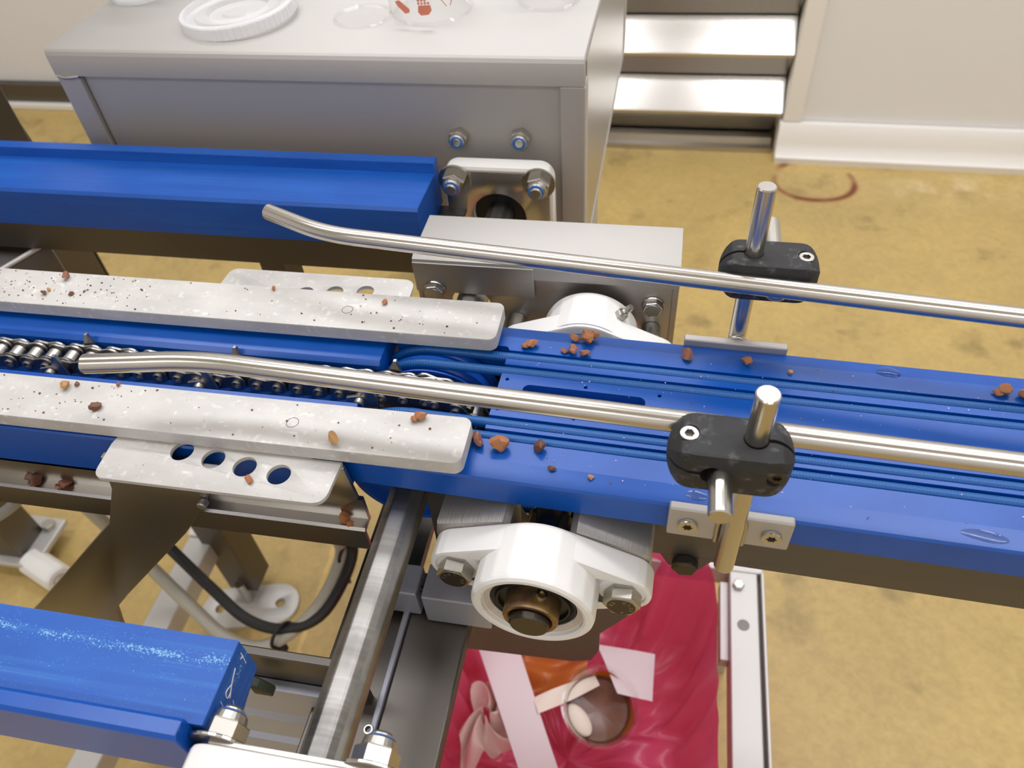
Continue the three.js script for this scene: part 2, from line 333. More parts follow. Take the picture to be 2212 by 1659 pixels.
// ---------------------------------------------------------------- square four-bolt bearing (one at each end of the drive shaft)
const SX = -0.124, SY = -0.041;                             // drive shaft axis
function squareBearing(label, z, s) {                       // s = +1: nuts face the viewer, -1: away
  const t = thing('square_flange_bearing', label, 'bearing', [SX, SY, z]);
  const h = 0.043, r = 0.012, sq = (q, rad) => { const p = new THREE.Shape(); p.moveTo(-q + rad, -q); p.lineTo(q - rad, -q); p.absarc(q - rad, -q + rad, rad, -Math.PI / 2, 0); p.lineTo(q, q - rad); p.absarc(q - rad, q - rad, rad, 0, Math.PI / 2); p.lineTo(-q + rad, q); p.absarc(-q + rad, q - rad, rad, Math.PI / 2, Math.PI); p.lineTo(-q, -q + rad); p.absarc(-q + rad, -q + rad, rad, Math.PI, Math.PI * 1.5); return p; };
  const zz = (a, b) => s > 0 ? [a, b] : [-b, -a];
  mesh('housing', [prismZ(sq(h, r), ...zz(-0.014, 0), 0.002, [circ(0, 0, 0.021)])], M.white, t);
  mesh('cover_plate', prismZ(sq(h - 0.0025, r - 0.002), ...zz(0, 0.0025), 0.0006, [circ(0, 0, 0.0215)]), M.steelSmooth, t);
  mesh('seal', pipe(0.021, 0.011, [0, 0, -0.012 * s], [0, 0, -0.004 * s], 36), M.black, t);
  for (const a of [-1, 1]) for (const b of [-1, 1]) lockNut(t, [a * 0.0325, b * 0.0325, 0.0025 * s], [0, 0, s], 0.0165, 0.003);
}
squareBearing('white square four-bolt bearing bolted to the steel cabinet', -0.5, 1);
squareBearing('white square four-bolt bearing at the bottom edge beside the blue rail', -0.0775, -1);

// ---------------------------------------------------------------- drive shaft with sprocket and belt pulleys
{
  const t = thing('drive_shaft', 'bare steel drive shaft running crosswise under the blue conveyor bed', 'shaft', [SX, SY, 0]);
  mesh('shaft', cyl(0.0107, [0, 0, -0.53], [0, 0, -0.03], 40, 0.001), M.shaft, t);
  const N = 17, R = 0.0346, pts = [];
  for (let i = 0; i < N * 6; i++) { const a = i / (N * 6) * Math.PI * 2, q = Math.cos(a * N); pts.push([(R + 0.0036 * Math.max(-1, Math.min(1, q * 1.6))) * Math.cos(a), (R + 0.0036 * Math.max(-1, Math.min(1, q * 1.6))) * Math.sin(a)]); }
  mesh('sprocket', prismZ(pts, -0.2825, -0.2755, 0.0006), M.chainDark, t, 'dark toothed chain sprocket');
  for (const z of [-0.3005, -0.2515]) {                      // pulley with two round grooves
    const w = 0.0205, z0 = z - w / 2, P = 0.0385, g = 0.003, prof = [[0.0108, 0], [P, 0]];
    for (const c of [0.005, 0.0165]) for (let k = 0; k <= 8; k++) { const a = Math.PI * k / 8; prof.push([P - g * Math.sin(a), c - g * Math.cos(a)]); }
    prof.push([P, w], [P - 0.003, w], [P - 0.004, w - 0.003], [0.018, w - 0.003], [0.0108, w - 0.003]);
    mesh('belt_pulley', lathe(prof, [0, 0, z0], [0, 0, z0 + 1], 72, 0.4), M.blueDeep, t, 'blue plastic two-groove belt pulley');
  }
}

// ---------------------------------------------------------------- chain conveyor on the left
const CZ = -0.2785, PITCH = 0.0127;
{
  const bars = [['pale spotted aluminium flat bar on the far side of the chain', -0.3365, -0.3045], ['pale spotted aluminium flat bar on the near side of the chain', -0.2465, -0.2165]];
  for (const [label, z0, z1] of bars) {
    const t = thing('aluminium_bar', label, 'bar', [-0.085, 0, 0], 0, 'flat bars beside the chain');
    const s = new THREE.Shape(), L = 0.62, r = 0.005;
    s.moveTo(-L, -z0); s.lineTo(-L, -z1); s.lineTo(-r, -z1); s.absarc(-r, -z1 + r, r, -Math.PI / 2, 0); s.lineTo(0, -z0 - r); s.absarc(-r, -z0 - r, r, 0, Math.PI / 2); s.lineTo(-L, -z0);
    mesh('flat_bar', prismY(s, 0.0032, 0.0125, 0.0008), M.alu, t);
    for (const x of [-0.0935]) mesh('pin', pipe(0.0034, 0.0031, [x, 0.012, (z0 + z1) / 2], [x, 0.01262, (z0 + z1) / 2], 24), M.steelDark, t, 'faint ring of a plugged pin hole');
  }
  tag(mesh('chain_guide', prismX([[-0.3395, 0], [-0.293, 0], [-0.2905, -0.0025], [-0.2905, -0.032], [-0.3395, -0.032]].reverse(), -0.7, -0.152, 0.001, 0.4), M.blue), 'blue plastic guide strip on the far side of the chain', 'guide', 'chain guides');
  tag(mesh('chain_guide', prismX([[-0.2595, -0.0005], [-0.2185, -0.0005], [-0.2175, -0.0015], [-0.2175, -0.034], [-0.2595, -0.034]].reverse(), -0.7, -0.1545, 0.0008, 0.4), M.blue), 'blue plastic guide strip under the near aluminium bar', 'guide', 'chain guides');
  tag(mesh('chain_guide', rbox(-0.7, -0.16, -0.03, -0.018, -0.2904, -0.2596, 0.0005), M.blue), 'blue plastic channel floor directly under the chain', 'guide', 'chain guides');
  const ch = (z, s, x1, label) => tag(mesh('steel_channel', prismX((s > 0 ? p => p : p => p.reverse())([[z, -0.032], [z + s * 0.003, -0.032], [z + s * 0.003, -0.05], [z + s * 0.009, -0.05], [z + s * 0.0105, -0.0515], [z + s * 0.0105, -0.07], [z + s * 0.0085, -0.07], [z + s * 0.0085, -0.053], [z, -0.053]].reverse()), -0.7, x1, 0.0003, 0.4), M.steelSmooth), label, 'channel', 'channels under the chain guides');
  ch(-0.2205, 1, -0.1455, 'folded steel channel under the near blue chain guide');
  ch(-0.3365, -1, -0.16, 'folded steel channel under the far blue chain guide');

  // roller chain: plates, rollers and hollow pins, in a straight run and round the sprocket
  const t = thing('roller_chain', 'steel roller chain with pusher lugs running between the blue guides', 'chain');
  const plateShape = (len_, hh) => {
    const s = new THREE.Shape(), n = 18, p = [];
    for (let k = 0; k <= n; k++) { const a = -Math.PI * 0.62 + Math.PI * 1.24 * k / n; p.push([len_ / 2 + hh * Math.cos(a), hh * Math.sin(a)]); }
    p.push([0, hh * 0.78]); for (let k = 0; k <= n; k++) { const a = Math.PI * 0.38 + Math.PI * 1.24 * k / n; p.push([-len_ / 2 + hh * Math.cos(a), hh * Math.sin(a)]); } p.push([0, -hh * 0.78]);
    p.forEach((q, i) => i ? s.lineTo(...q) : s.moveTo(...q)); return s;
  };
  const mk = g => boxUV(g), plate = mk(extr(plateShape(PITCH, 0.0057), 0.0015, 0.0003, [], 0.5).translate(0, 0, -0.00075));
  const roller = mk(cyl(0.0042, [0, 0, -0.0038], [0, 0, 0.0038], 24)), pin = mk(pipe(0.0029, 0.0021, [0, 0, -0.0088], [0, 0, 0.0095], 20)), core = mk(cyl(0.0021, [0, 0, -0.007], [0, 0, 0.007], 12, 0));
  const R = 0.0346, y0 = SY + R, nodes = [];
  for (let k = 0; k < 36; k++) nodes.push([SX + 0.004 - PITCH * k, y0]);
  nodes.reverse();
  for (let k = 1; k < 9; k++) { const a = Math.PI / 2 - k * 2 * Math.PI / 17 + 0.1; nodes.push([SX + R * Math.cos(a), SY + R * Math.sin(a)]); }
  nodes.forEach(([x, y], i) => {
    const r_ = share('roller', roller, M.chain, t), p_ = share('hollow_pin', pin, M.chain, t); r_.position.set(x, y, CZ); p_.position.set(x, y, CZ);
    share('pin_core', core, M.hole, p_);
    if (i + 1 < nodes.length) {
      const [x2, y2] = nodes[i + 1], a = Math.atan2(y2 - y, x2 - x), off = i % 2 ? 0.0072 : 0.0053;
      for (const s of [-1, 1]) { const q = share(i % 2 ? 'outer_plate' : 'inner_plate', plate, s > 0 ? M.chainDark : M.chain, t); q.position.set((x + x2) / 2, (y + y2) / 2, CZ + s * off); q.rotation.z = a; }
    }
  });
  // pusher lugs: pairs of bent pointed tabs
  for (const x of [-0.3535, -0.2545, -0.1555]) {
    const near = [[-0.012, -0.006], [0.008, -0.006], [0.0085, 0.001], [0.0065, 0.0125], [0.0045, 0.0125], [-0.001, 0.003], [-0.010, 0.0005]];
    mesh('pusher_lug', prismZ(near, CZ + 0.0088, CZ + 0.0112, 0.0005, [], 0.3).translate(x, y0, 0), M.chain, t);
    mesh('pusher_lug', prismZ(near.map(([a, b]) => [a * 0.9 + 0.004, b]), CZ - 0.0112, CZ - 0.0088, 0.0005, [], 0.3).translate(x + 0.006, y0, 0), M.chain, t);
    mesh('lug_bolt', cyl(0.0032, [x - 0.002, y0 - 0.001, CZ + 0.0112], [x - 0.002, y0 - 0.001, CZ + 0.015], 18), M.bolt, t);
  }
}

// ---------------------------------------------------------------- brackets and arm below the bars
function bracket(label, s) {                                // s=+1 near side, -1 far side (mirrored across the chain)
  const mz = z => s > 0 ? z : 2 * -0.277 - z;
  const t = thing('steel_bracket', label, 'bracket', [0, 0, 0], 0, 'slotted brackets beside the chain');
  const xs = [-0.2364, -0.2172, -0.1983, -0.1785], zs = [-0.2129, -0.2102, -0.2075, -0.2051];
  const sh = new THREE.Shape(), P = (x, z) => [x, -mz(z)];
  sh.moveTo(...P(-0.274, -0.236)); sh.lineTo(...P(-0.278, -0.2123)); sh.lineTo(...P(-0.277, -0.197)); sh.quadraticCurveTo(...P(-0.2765, -0.1905), ...P(-0.27, -0.1905)); sh.lineTo(...P(-0.1575, -0.1905)); sh.quadraticCurveTo(...P(-0.149, -0.1905), ...P(-0.149, -0.199)); sh.lineTo(...P(-0.1485, -0.217)); sh.lineTo(...P(-0.165, -0.217)); sh.lineTo(...P(-0.167, -0.236)); sh.lineTo(...P(-0.274, -0.236));
  mesh('top_plate', prismY(sh, 0.0, 0.0028, 0.0005, xs.map((x, i) => circ(x, -mz(zs[i]), 0.0061))), M.alu, t);
  const w = [mz(-0.2168), mz(-0.2143)].sort((p, q) => p - q);
  mesh('web', prismZ([[-0.168, 0.0005], [-0.168, -0.034], [-0.155, -0.034], [-0.1455, -0.026], [-0.1475, 0.0005]].reverse(), ...w, 0.0005), M.steelSmooth, t);
  if (s > 0) mesh('arm', prismZ([[-0.281, 0.0003], [-0.2895, -0.03], [-0.311, -0.07], [-0.447, -0.216], [-0.52, -0.29], [-0.52, -0.36], [-0.42, -0.36], [-0.385, -0.25], [-0.376, -0.22], [-0.368, -0.196], [-0.345, -0.168], [-0.26, -0.07], [-0.236, -0.038], [-0.214, 0.0003]], -0.2085, -0.2045, 0.0006), M.plateArm, t, 'wide slanting steel arm plate');
  if (s > 0) mesh('stud', cyl(0.0028, [-0.232, -0.03, -0.2045], [-0.232, -0.03, -0.2], 16), M.bolt, t);
  return t;
}
bracket('bent steel bracket with four round holes on the near side of the chain', 1);
bracket('bent steel bracket with round holes on the far side of the chain', -1);

// ---------------------------------------------------------------- outer blue rails
{
  const far = [[-0.505, 0.006], [-0.4955, 0.006], [-0.4945, -0.002], [-0.447, -0.0005], [-0.445, -0.003], [-0.445, -0.034], [-0.505, -0.034]];
  const t = thing('blue_rail', 'far blue plastic rail in front of the steel cabinet', 'rail', [0, 0, 0], 0, 'outer blue rails');
  mesh('rail', prismX(far.reverse(), -0.8, -0.171, 0.0006, 0.3), M.blueRail, t);
  mesh('steel_channel', prismX([[-0.5, -0.034], [-0.446, -0.034], [-0.446, -0.06], [-0.448, -0.06], [-0.448, -0.037], [-0.5, -0.037]].reverse(), -0.8, -0.15, 0.0004, 0.3), M.steelDark, t);
  const near = [[-0.1195, 0.0005], [-0.0835, 0.0005], [-0.083, 0.0065], [-0.0765, 0.007], [-0.0748, 0.0052], [-0.0748, -0.036], [-0.1195, -0.026]];
  const u = thing('blue_rail', 'near blue plastic rail with whitened scratches at the lower left', 'rail', [0, 0, 0], 0, 'outer blue rails');
  mesh('rail', prismX([[-0.1195, 0.0005], [-0.0835, 0.0005], [-0.0835, -0.034], [-0.1195, -0.026]].reverse(), -0.6, -0.1625, 0.0005, 0.3), M.blueWorn, u);
  mesh('lip', prismX([[-0.0836, 0.005], [-0.082, 0.0068], [-0.0765, 0.0068], [-0.0748, 0.0052], [-0.0748, -0.036], [-0.0836, -0.034]].reverse(), -0.6, -0.168, 0.0006, 0.3), M.blue, u);
  const sc = (pts) => tube(pts.map(([z, y]) => [-0.1623, y, z]), 0.00025, 10, 5);
  mesh('scratch_marks', [sc([[-0.1165, -0.005], [-0.1155, -0.0135]]), sc([[-0.1165, -0.008], [-0.1145, -0.0072]]), sc([[-0.11, -0.006], [-0.104, -0.009], [-0.0995, -0.0125]]), sc([[-0.104, -0.009], [-0.1, -0.007], [-0.0985, -0.0105], [-0.1015, -0.011]]), sc([[-0.0955, -0.006], [-0.094, -0.011], [-0.0925, -0.0105]]), sc([[-0.1, -0.016], [-0.097, -0.021]])], M.trimWhite, u, 'pale scratched marks on the cut end');
}

// ---------------------------------------------------------------- belt conveyor bed on the right
const PHI = 0.033, BED = V3(-0.085, 0, -0.2755);
const bedPoint = (lx, y, lz) => [BED.x + lx * Math.cos(PHI) - lz * Math.sin(PHI), y, BED.z + lx * Math.sin(PHI) + lz * Math.cos(PHI)];
const bedThing = (name, label, cat, group) => thing(name, label, cat, BED.toArray(), -PHI, group);
const ev = new Evaluator(); ev.useGroups = false; ev.attributes = ['position', 'normal', 'uv'];
const brush = g => { const b = new Brush(boxUV(g)); b.updateMatrixWorld(); return b; };
const cut = (g, list, op = SUBTRACTION) => { let b = brush(g); for (const c of list) { b = ev.evaluate(b, brush(c), op); b.updateMatrixWorld(); } return b.geometry; };
{
  const t = bedThing('conveyor_bed', 'long blue plastic conveyor bed with four belt grooves', 'conveyor');
  const prof = [[-0.0555, -0.0022], [-0.0457, 0], [0.0447, 0], [0.0545, -0.0022], [0.0556, -0.0034], [0.0556, -0.0205], [-0.0555, -0.0205]];
  const cuts = [];
  for (const z of [-0.0312, -0.0198, 0.0188, 0.0282]) cuts.push(rbox(-0.1, 0.7, -0.0034, 0.01, z - 0.0035, z + 0.0035, 0));
  const slot = (x0, x1, z0, z1, r) => { const s = new THREE.Shape(); s.moveTo(x0 + r, -z1); s.lineTo(x1 - r, -z1); s.absarc(x1 - r, -z1 + r, r, -Math.PI / 2, 0); s.lineTo(x1, -z0 - r); s.absarc(x1 - r, -z0 - r, r, 0, Math.PI / 2); s.lineTo(x0 + r, -z0); s.absarc(x0 + r, -z0 - r, r, Math.PI / 2, Math.PI); s.lineTo(x0, -z1 + r); s.absarc(x0 + r, -z1 + r, r, Math.PI, Math.PI * 1.5); return s; };
  cuts.push(prismY(slot(-0.1, 0.005, -0.0375, 0.0345, 0.003), -0.05, 0.02, 0));
  cuts.push(prismY(slot(0.019, 0.086, -0.0095, 0.0085, 0.004), -0.009, 0.02, 0));
  for (const [x, z] of [[0.009, -0.0118], [0.053, -0.0122], [0.0085, 0.0105], [0.05, 0.0112], [0.093, -0.012], [0.093, 0.011]]) cuts.push(new THREE.CylinderGeometry(0.0011, 0.0011, 0.02, 14).translate(x, -0.004, z));
  mesh('bed', cut(prismX(prof.slice().reverse(), -0.0655, 0.62, 0, 0.05), cuts), M.blue, t);
  // stainless side plates under the bed
  const holes = [circ(0.041, -0.048, 0.0165), [[0.03, -0.031], [0.03, -0.0245], [0.056, -0.0245], [0.056, -0.031]]];
  const nearP = [[-0.03, -0.0205], [-0.034, -0.25], [0.052, -0.238], [0.066, -0.23], [0.071, -0.212], [0.071, -0.186], [0.088, -0.155], [0.094, -0.11], [0.096, -0.073], [0.103, -0.073], [0.108, -0.083], [0.117, -0.0875], [0.126, -0.083], [0.131, -0.074], [0.62, -0.073], [0.62, -0.0205]];
  mesh('side_plate', prismZ(nearP.reverse ? nearP.slice() : nearP, 0.037, 0.040, 0.0004, holes), M.plate, t);
  mesh('side_plate', prismZ([[-0.03, -0.0205], [-0.03, -0.09], [0.62, -0.09], [0.62, -0.0205]], -0.042, -0.039, 0.0004, [circ(0.041, -0.048, 0.0165)]), M.plate, t);
  hexBolt(t, [0.117, -0.076, 0.040], [0, 0, 1], 0.0125, M.boltDark, 0.2);
}
{ // round belts: straight runs in the grooves, round the pulleys and back below
  const names = ['farthest of the four round blue belts', 'second round blue belt from the far side', 'third round blue belt from the far side', 'nearest of the four round blue belts'];
  [-0.0312, -0.0198, 0.0188, 0.0282].forEach((z, k) => {
    const cx = (SX - BED.x), R = 0.0385, cy = SY, curve = new THREE.CurvePath(), a = V3(0.62, cy + R, z), b = V3(cx, cy + R, z), pts = [];
    for (let i = 0; i <= 40; i++) { const q = Math.PI / 2 + Math.PI * 0.98 * i / 40; pts.push(V3(cx + R * Math.cos(q), cy + R * Math.sin(q), z)); }
    curve.add(new THREE.LineCurve3(a, b)); const arc = new THREE.CatmullRomCurve3(pts);
    const g1 = new THREE.TubeGeometry(new THREE.LineCurve3(a, b), 60, 0.00285, 14), g2 = new THREE.TubeGeometry(arc, 48, 0.00285, 14), g3 = new THREE.TubeGeometry(new THREE.LineCurve3(pts[40], V3(0.62, cy - R, z)), 8, 0.00285, 14);
    for (const [g, L] of [[g1, 0.659], [g2, R * Math.PI], [g3, 0.66]]) { const uv = g.attributes.uv; for (let i = 0; i < uv.count; i++) uv.setXY(i, uv.getX(i) * L / 0.006, uv.getY(i)); }
    const g = mergeGeometries([g1, g2, g3]); g.userData.keepUV = true;
    const o = tag(mesh('round_belt', g, M.belt), names[k], 'belt', 'round conveyor belts'); o.position.copy(BED); o.rotation.y = -PHI;
  });
}

// ---------------------------------------------------------------- two-bolt bearings and their shaft
const font = await new FontLoader().loadAsync('fonts/droid/droid_sans_regular.typeface.json');
function ears(rc, re, d, n = 20) {                          // outline: central circle joined to two ear circles by tangents
  const p = [], t = Math.acos((rc - re) / d);
  for (let k = 0; k <= n; k++) { const a = t + (Math.PI - 2 * t) * k / n; p.push([rc * Math.cos(a), rc * Math.sin(a)]); }
  for (let k = 0; k <= n; k++) { const a = Math.PI - t + 2 * t * k / n; p.push([-d + re * Math.cos(a), re * Math.sin(a)]); }
  for (let k = 0; k <= n; k++) { const a = Math.PI + t + (Math.PI - 2 * t) * k / n; p.push([rc * Math.cos(a), rc * Math.sin(a)]); }
  for (let k = 0; k <= n; k++) { const a = -t + 2 * t * k / n; p.push([d + re * Math.cos(a), re * Math.sin(a)]); }
  return p;
}
function flangeBearing(label, lz, s) {
  const t = thing('flange_bearing', label, 'bearing', bedPoint(0.0425, -0.048, lz), s > 0 ? -PHI : Math.PI - PHI, 'white two-bolt bearings');
  const D = 0.0435;
  mesh('housing', [prismZ(ears(0.031, 0.0145, D), 0, 0.009, 0.0015, s > 0 ? [] : [circ(0, 0, 0.0235)]), prismZ(ears(0.031, 0.0145, D), 0.006, 0.0155, 0.0015, [ears(0.0288, 0.0112, D).reverse()]),
    lathe([[0.0222, 0.002], [0.0318, 0.002], [0.0318, 0.03], [0.0312, 0.0322], [0.0297, 0.0332], [0.0275, 0.0332], [0.0262, 0.0324], [0.0257, 0.0308], [0.0226, 0.0288], [0.0222, 0.004]], [0, 0, 0], [0, 0, 1], 64, 0.5),
    cyl(0.0142, [-D, 0, 0.004], [-D, 0, 0.0142], 36, 0.0015), cyl(0.0142, [D, 0, 0.004], [D, 0, 0.0142], 36, 0.0015)], M.white, t);
  mesh('seal', lathe([[0.0142, 0.004], [0.0221, 0.004], [0.0221, 0.0286], [0.0214, 0.029], [0.0196, 0.0276], [0.019, 0.029], [0.0182, 0.029], [0.0176, 0.0268], [0.0142, 0.0268]], [0, 0, 0], [0, 0, 1], 56, 0.4), M.black, t, 'black rubber bearing seal');
  mesh('grease_ring', lathe([[0.0228, 0.0291], [0.0253, 0.0307]], [0, 0, 0], [0, 0, 1], 56), M.whiteDirty, t, 'brownish film inside the rim');
  const ir = mesh('inner_ring', lathe([[0.0104, 0.008], [0.0141, 0.008], [0.0141, 0.0365], [0.0135, 0.0373], [0.0115, 0.0373], [0.0104, 0.036]], [0, 0, 0], [0, 0, 1], 48, 0.4), M.gold, t, 'tarnished brassy inner ring');
  if (s > 0) socketScrew(ir, [0.0048, 0.0129, 0.0295], [0.35, 0.93, 0], 0.0029, M.polish);
  if (s < 0) {
    const c = [-0.0195, 0.0242, 0.02], d = [-0.63, 0.775, 0];
    const nip = mesh('grease_nipple', [hexa(0.0075, c, add3(c, d, 0.004)), lathe([[0, 0], [0.0028, 0], [0.0024, 0.002], [0.0016, 0.003], [0.0026, 0.005], [0.002, 0.0075], [0, 0.0078]], add3(c, d, 0.004), add3(c, d, 0.1), 20)], M.bolt, t, 'small steel grease nipple');
  } else mesh('grease_nipple', lathe([[0, 0], [0.0024, 0], [0.0022, 0.003], [0.0012, 0.005], [0, 0.0052]], [0.0225, -0.0222, 0.016], [0.031, -0.0305, 0.018], 16), M.bolt, t, 'small steel grease nipple');
  for (const [sx, word] of [[-1, 'CKE1 08'], [1, '80 0123 4']]) {
    const b = hexBolt(t, [sx * D, 0, 0.0142], [0, 0, 1], 0.0165, M.bolt, sx > 0 ? 0.03 : -0.06);
    if (s < 0) continue;
    mesh('head_face', cyl(0.0072, [sx * D, 0, 0.0219], [sx * D, 0, 0.02255], 28, 0.0002), M.boltDark, b, 'dark stamped bolt head face');
    [...word].forEach((ch, i) => {
      if (ch === ' ') return;
      const a = -0.5 - i * 0.55, g = new TextGeometry(ch, { font, size: 0.0019, depth: 0.00018, curveSegments: 4, bevelEnabled: false });
      g.translate(-0.0007, 0.0042, 0).rotateZ(a + 1.9).translate(sx * D, 0, 0.0225);
      mesh('stamped_character', g, M.bolt, b);
    });
  }
  return t;
}
flangeBearing('white two-bolt flange bearing facing the viewer below the blue bed', 0.0665, 1);
flangeBearing('white two-bolt flange bearing behind the blue bed beside the steel guard', -0.079, -1);
{
  const t = bedThing('return_shaft', 'bright steel shaft through the white two-bolt bearings', 'shaft');
  mesh('shaft', [lathe([[0, 0], [0.0095, 0], [0.0102, 0.001], [0.0102, 0.2248], [0.0092, 0.226], [0, 0.226]], [0.0425, -0.048, -0.1185], [0.0425, -0.048, 1], 40, 0.4)], M.shaftDark, t);
  mesh('collar', pipe(0.0125, 0.0103, [0.0425, -0.048, 0.044], [0.0425, -0.048, 0.06], 36), M.polish, t);
  const blk = (pts, z0, z1, label) => { const o = bedThing('spacer_block', label, 'block', 'milled spacer blocks'); mesh('block', prismZ(pts, z0, z1, 0.0022, [], 0.5), M.aluBlock, o); };
  const L = [[-0.015, -0.034], [-0.0165, -0.044], [-0.015, -0.058], [0.022, -0.066], [0.0255, -0.062], [0.0255, -0.026], [0.022, -0.0225]], Rr = L.map(([x, y]) => [0.082 - x, y]).reverse();
  blk(L, 0.0402, 0.0662, 'milled aluminium spacer block left of the near bearing shaft');
  blk(Rr, 0.0402, 0.0662, 'milled aluminium spacer block right of the near bearing shaft');
  blk(L, -0.0788, -0.0424, 'aluminium spacer block on the far side, left of the shaft');
  blk(Rr, -0.0788, -0.0424, 'aluminium spacer block on the far side, right of the shaft');
}

// ---------------------------------------------------------------- steel guard behind the far bearing
{
  const t = thing('steel_guard', 'folded stainless steel guard box behind the far white bearing', 'guard');
  const z0 = -0.444, z1 = -0.391, yt = -0.002;
  mesh('top_sheet', [prismX([[z0, yt - 0.003], [z0 + 0.003, yt], [z1 - 0.004, yt], [z1 - 0.001, yt - 0.0012], [z1, yt - 0.004], [z1, yt - 0.012], [z1 - 0.002, yt - 0.012], [z1 - 0.003, yt - 0.003], [z0, yt - 0.006]].reverse(), -0.161, 0.0165, 0.0004, 0.7)], M.steelDull, t);
  mesh('front_sheet', rbox(-0.161, -0.078, -0.0295, yt - 0.003, z1 - 0.002, z1 + 0.0006, 0.0006), M.steelSheet, t);
  mesh('back_plate', [prismZ([[-0.158, -0.1], [0.0125, -0.1], [0.0125, yt - 0.003], [-0.158, yt - 0.003]], z1 - 0.0055, z1 - 0.0025, 0.0003, [circ(SX, SY, 0.014)]), rbox(0.0125, 0.0165, -0.1, yt - 0.002, z0, z1 - 0.002, 0.0006)], M.steelSheet, t);
  mesh('side_sheet', rbox(-0.161, -0.158, -0.06, yt - 0.003, z0, z1 - 0.002, 0.0004), M.steelSheet, t);
  for (const p of [[-0.1475, -0.027, z1 + 0.0006], [0.0008, -0.031, z1 - 0.0025]]) { const b = hexBolt(t, p, [0, 0, 1], 0.0115, M.bolt, 0.2); mesh('washer', pipe(0.0075, 0.003, p, add3(p, [0, 0, 1], 0.0012)), M.steel, b); }
  for (const x of [-0.092, 0.001]) mesh('stand_off', cyl(0.0065, [x, -0.052, z1 - 0.0025], [x, -0.052, z1 + 0.016], 24), M.steelSmooth, t);
}

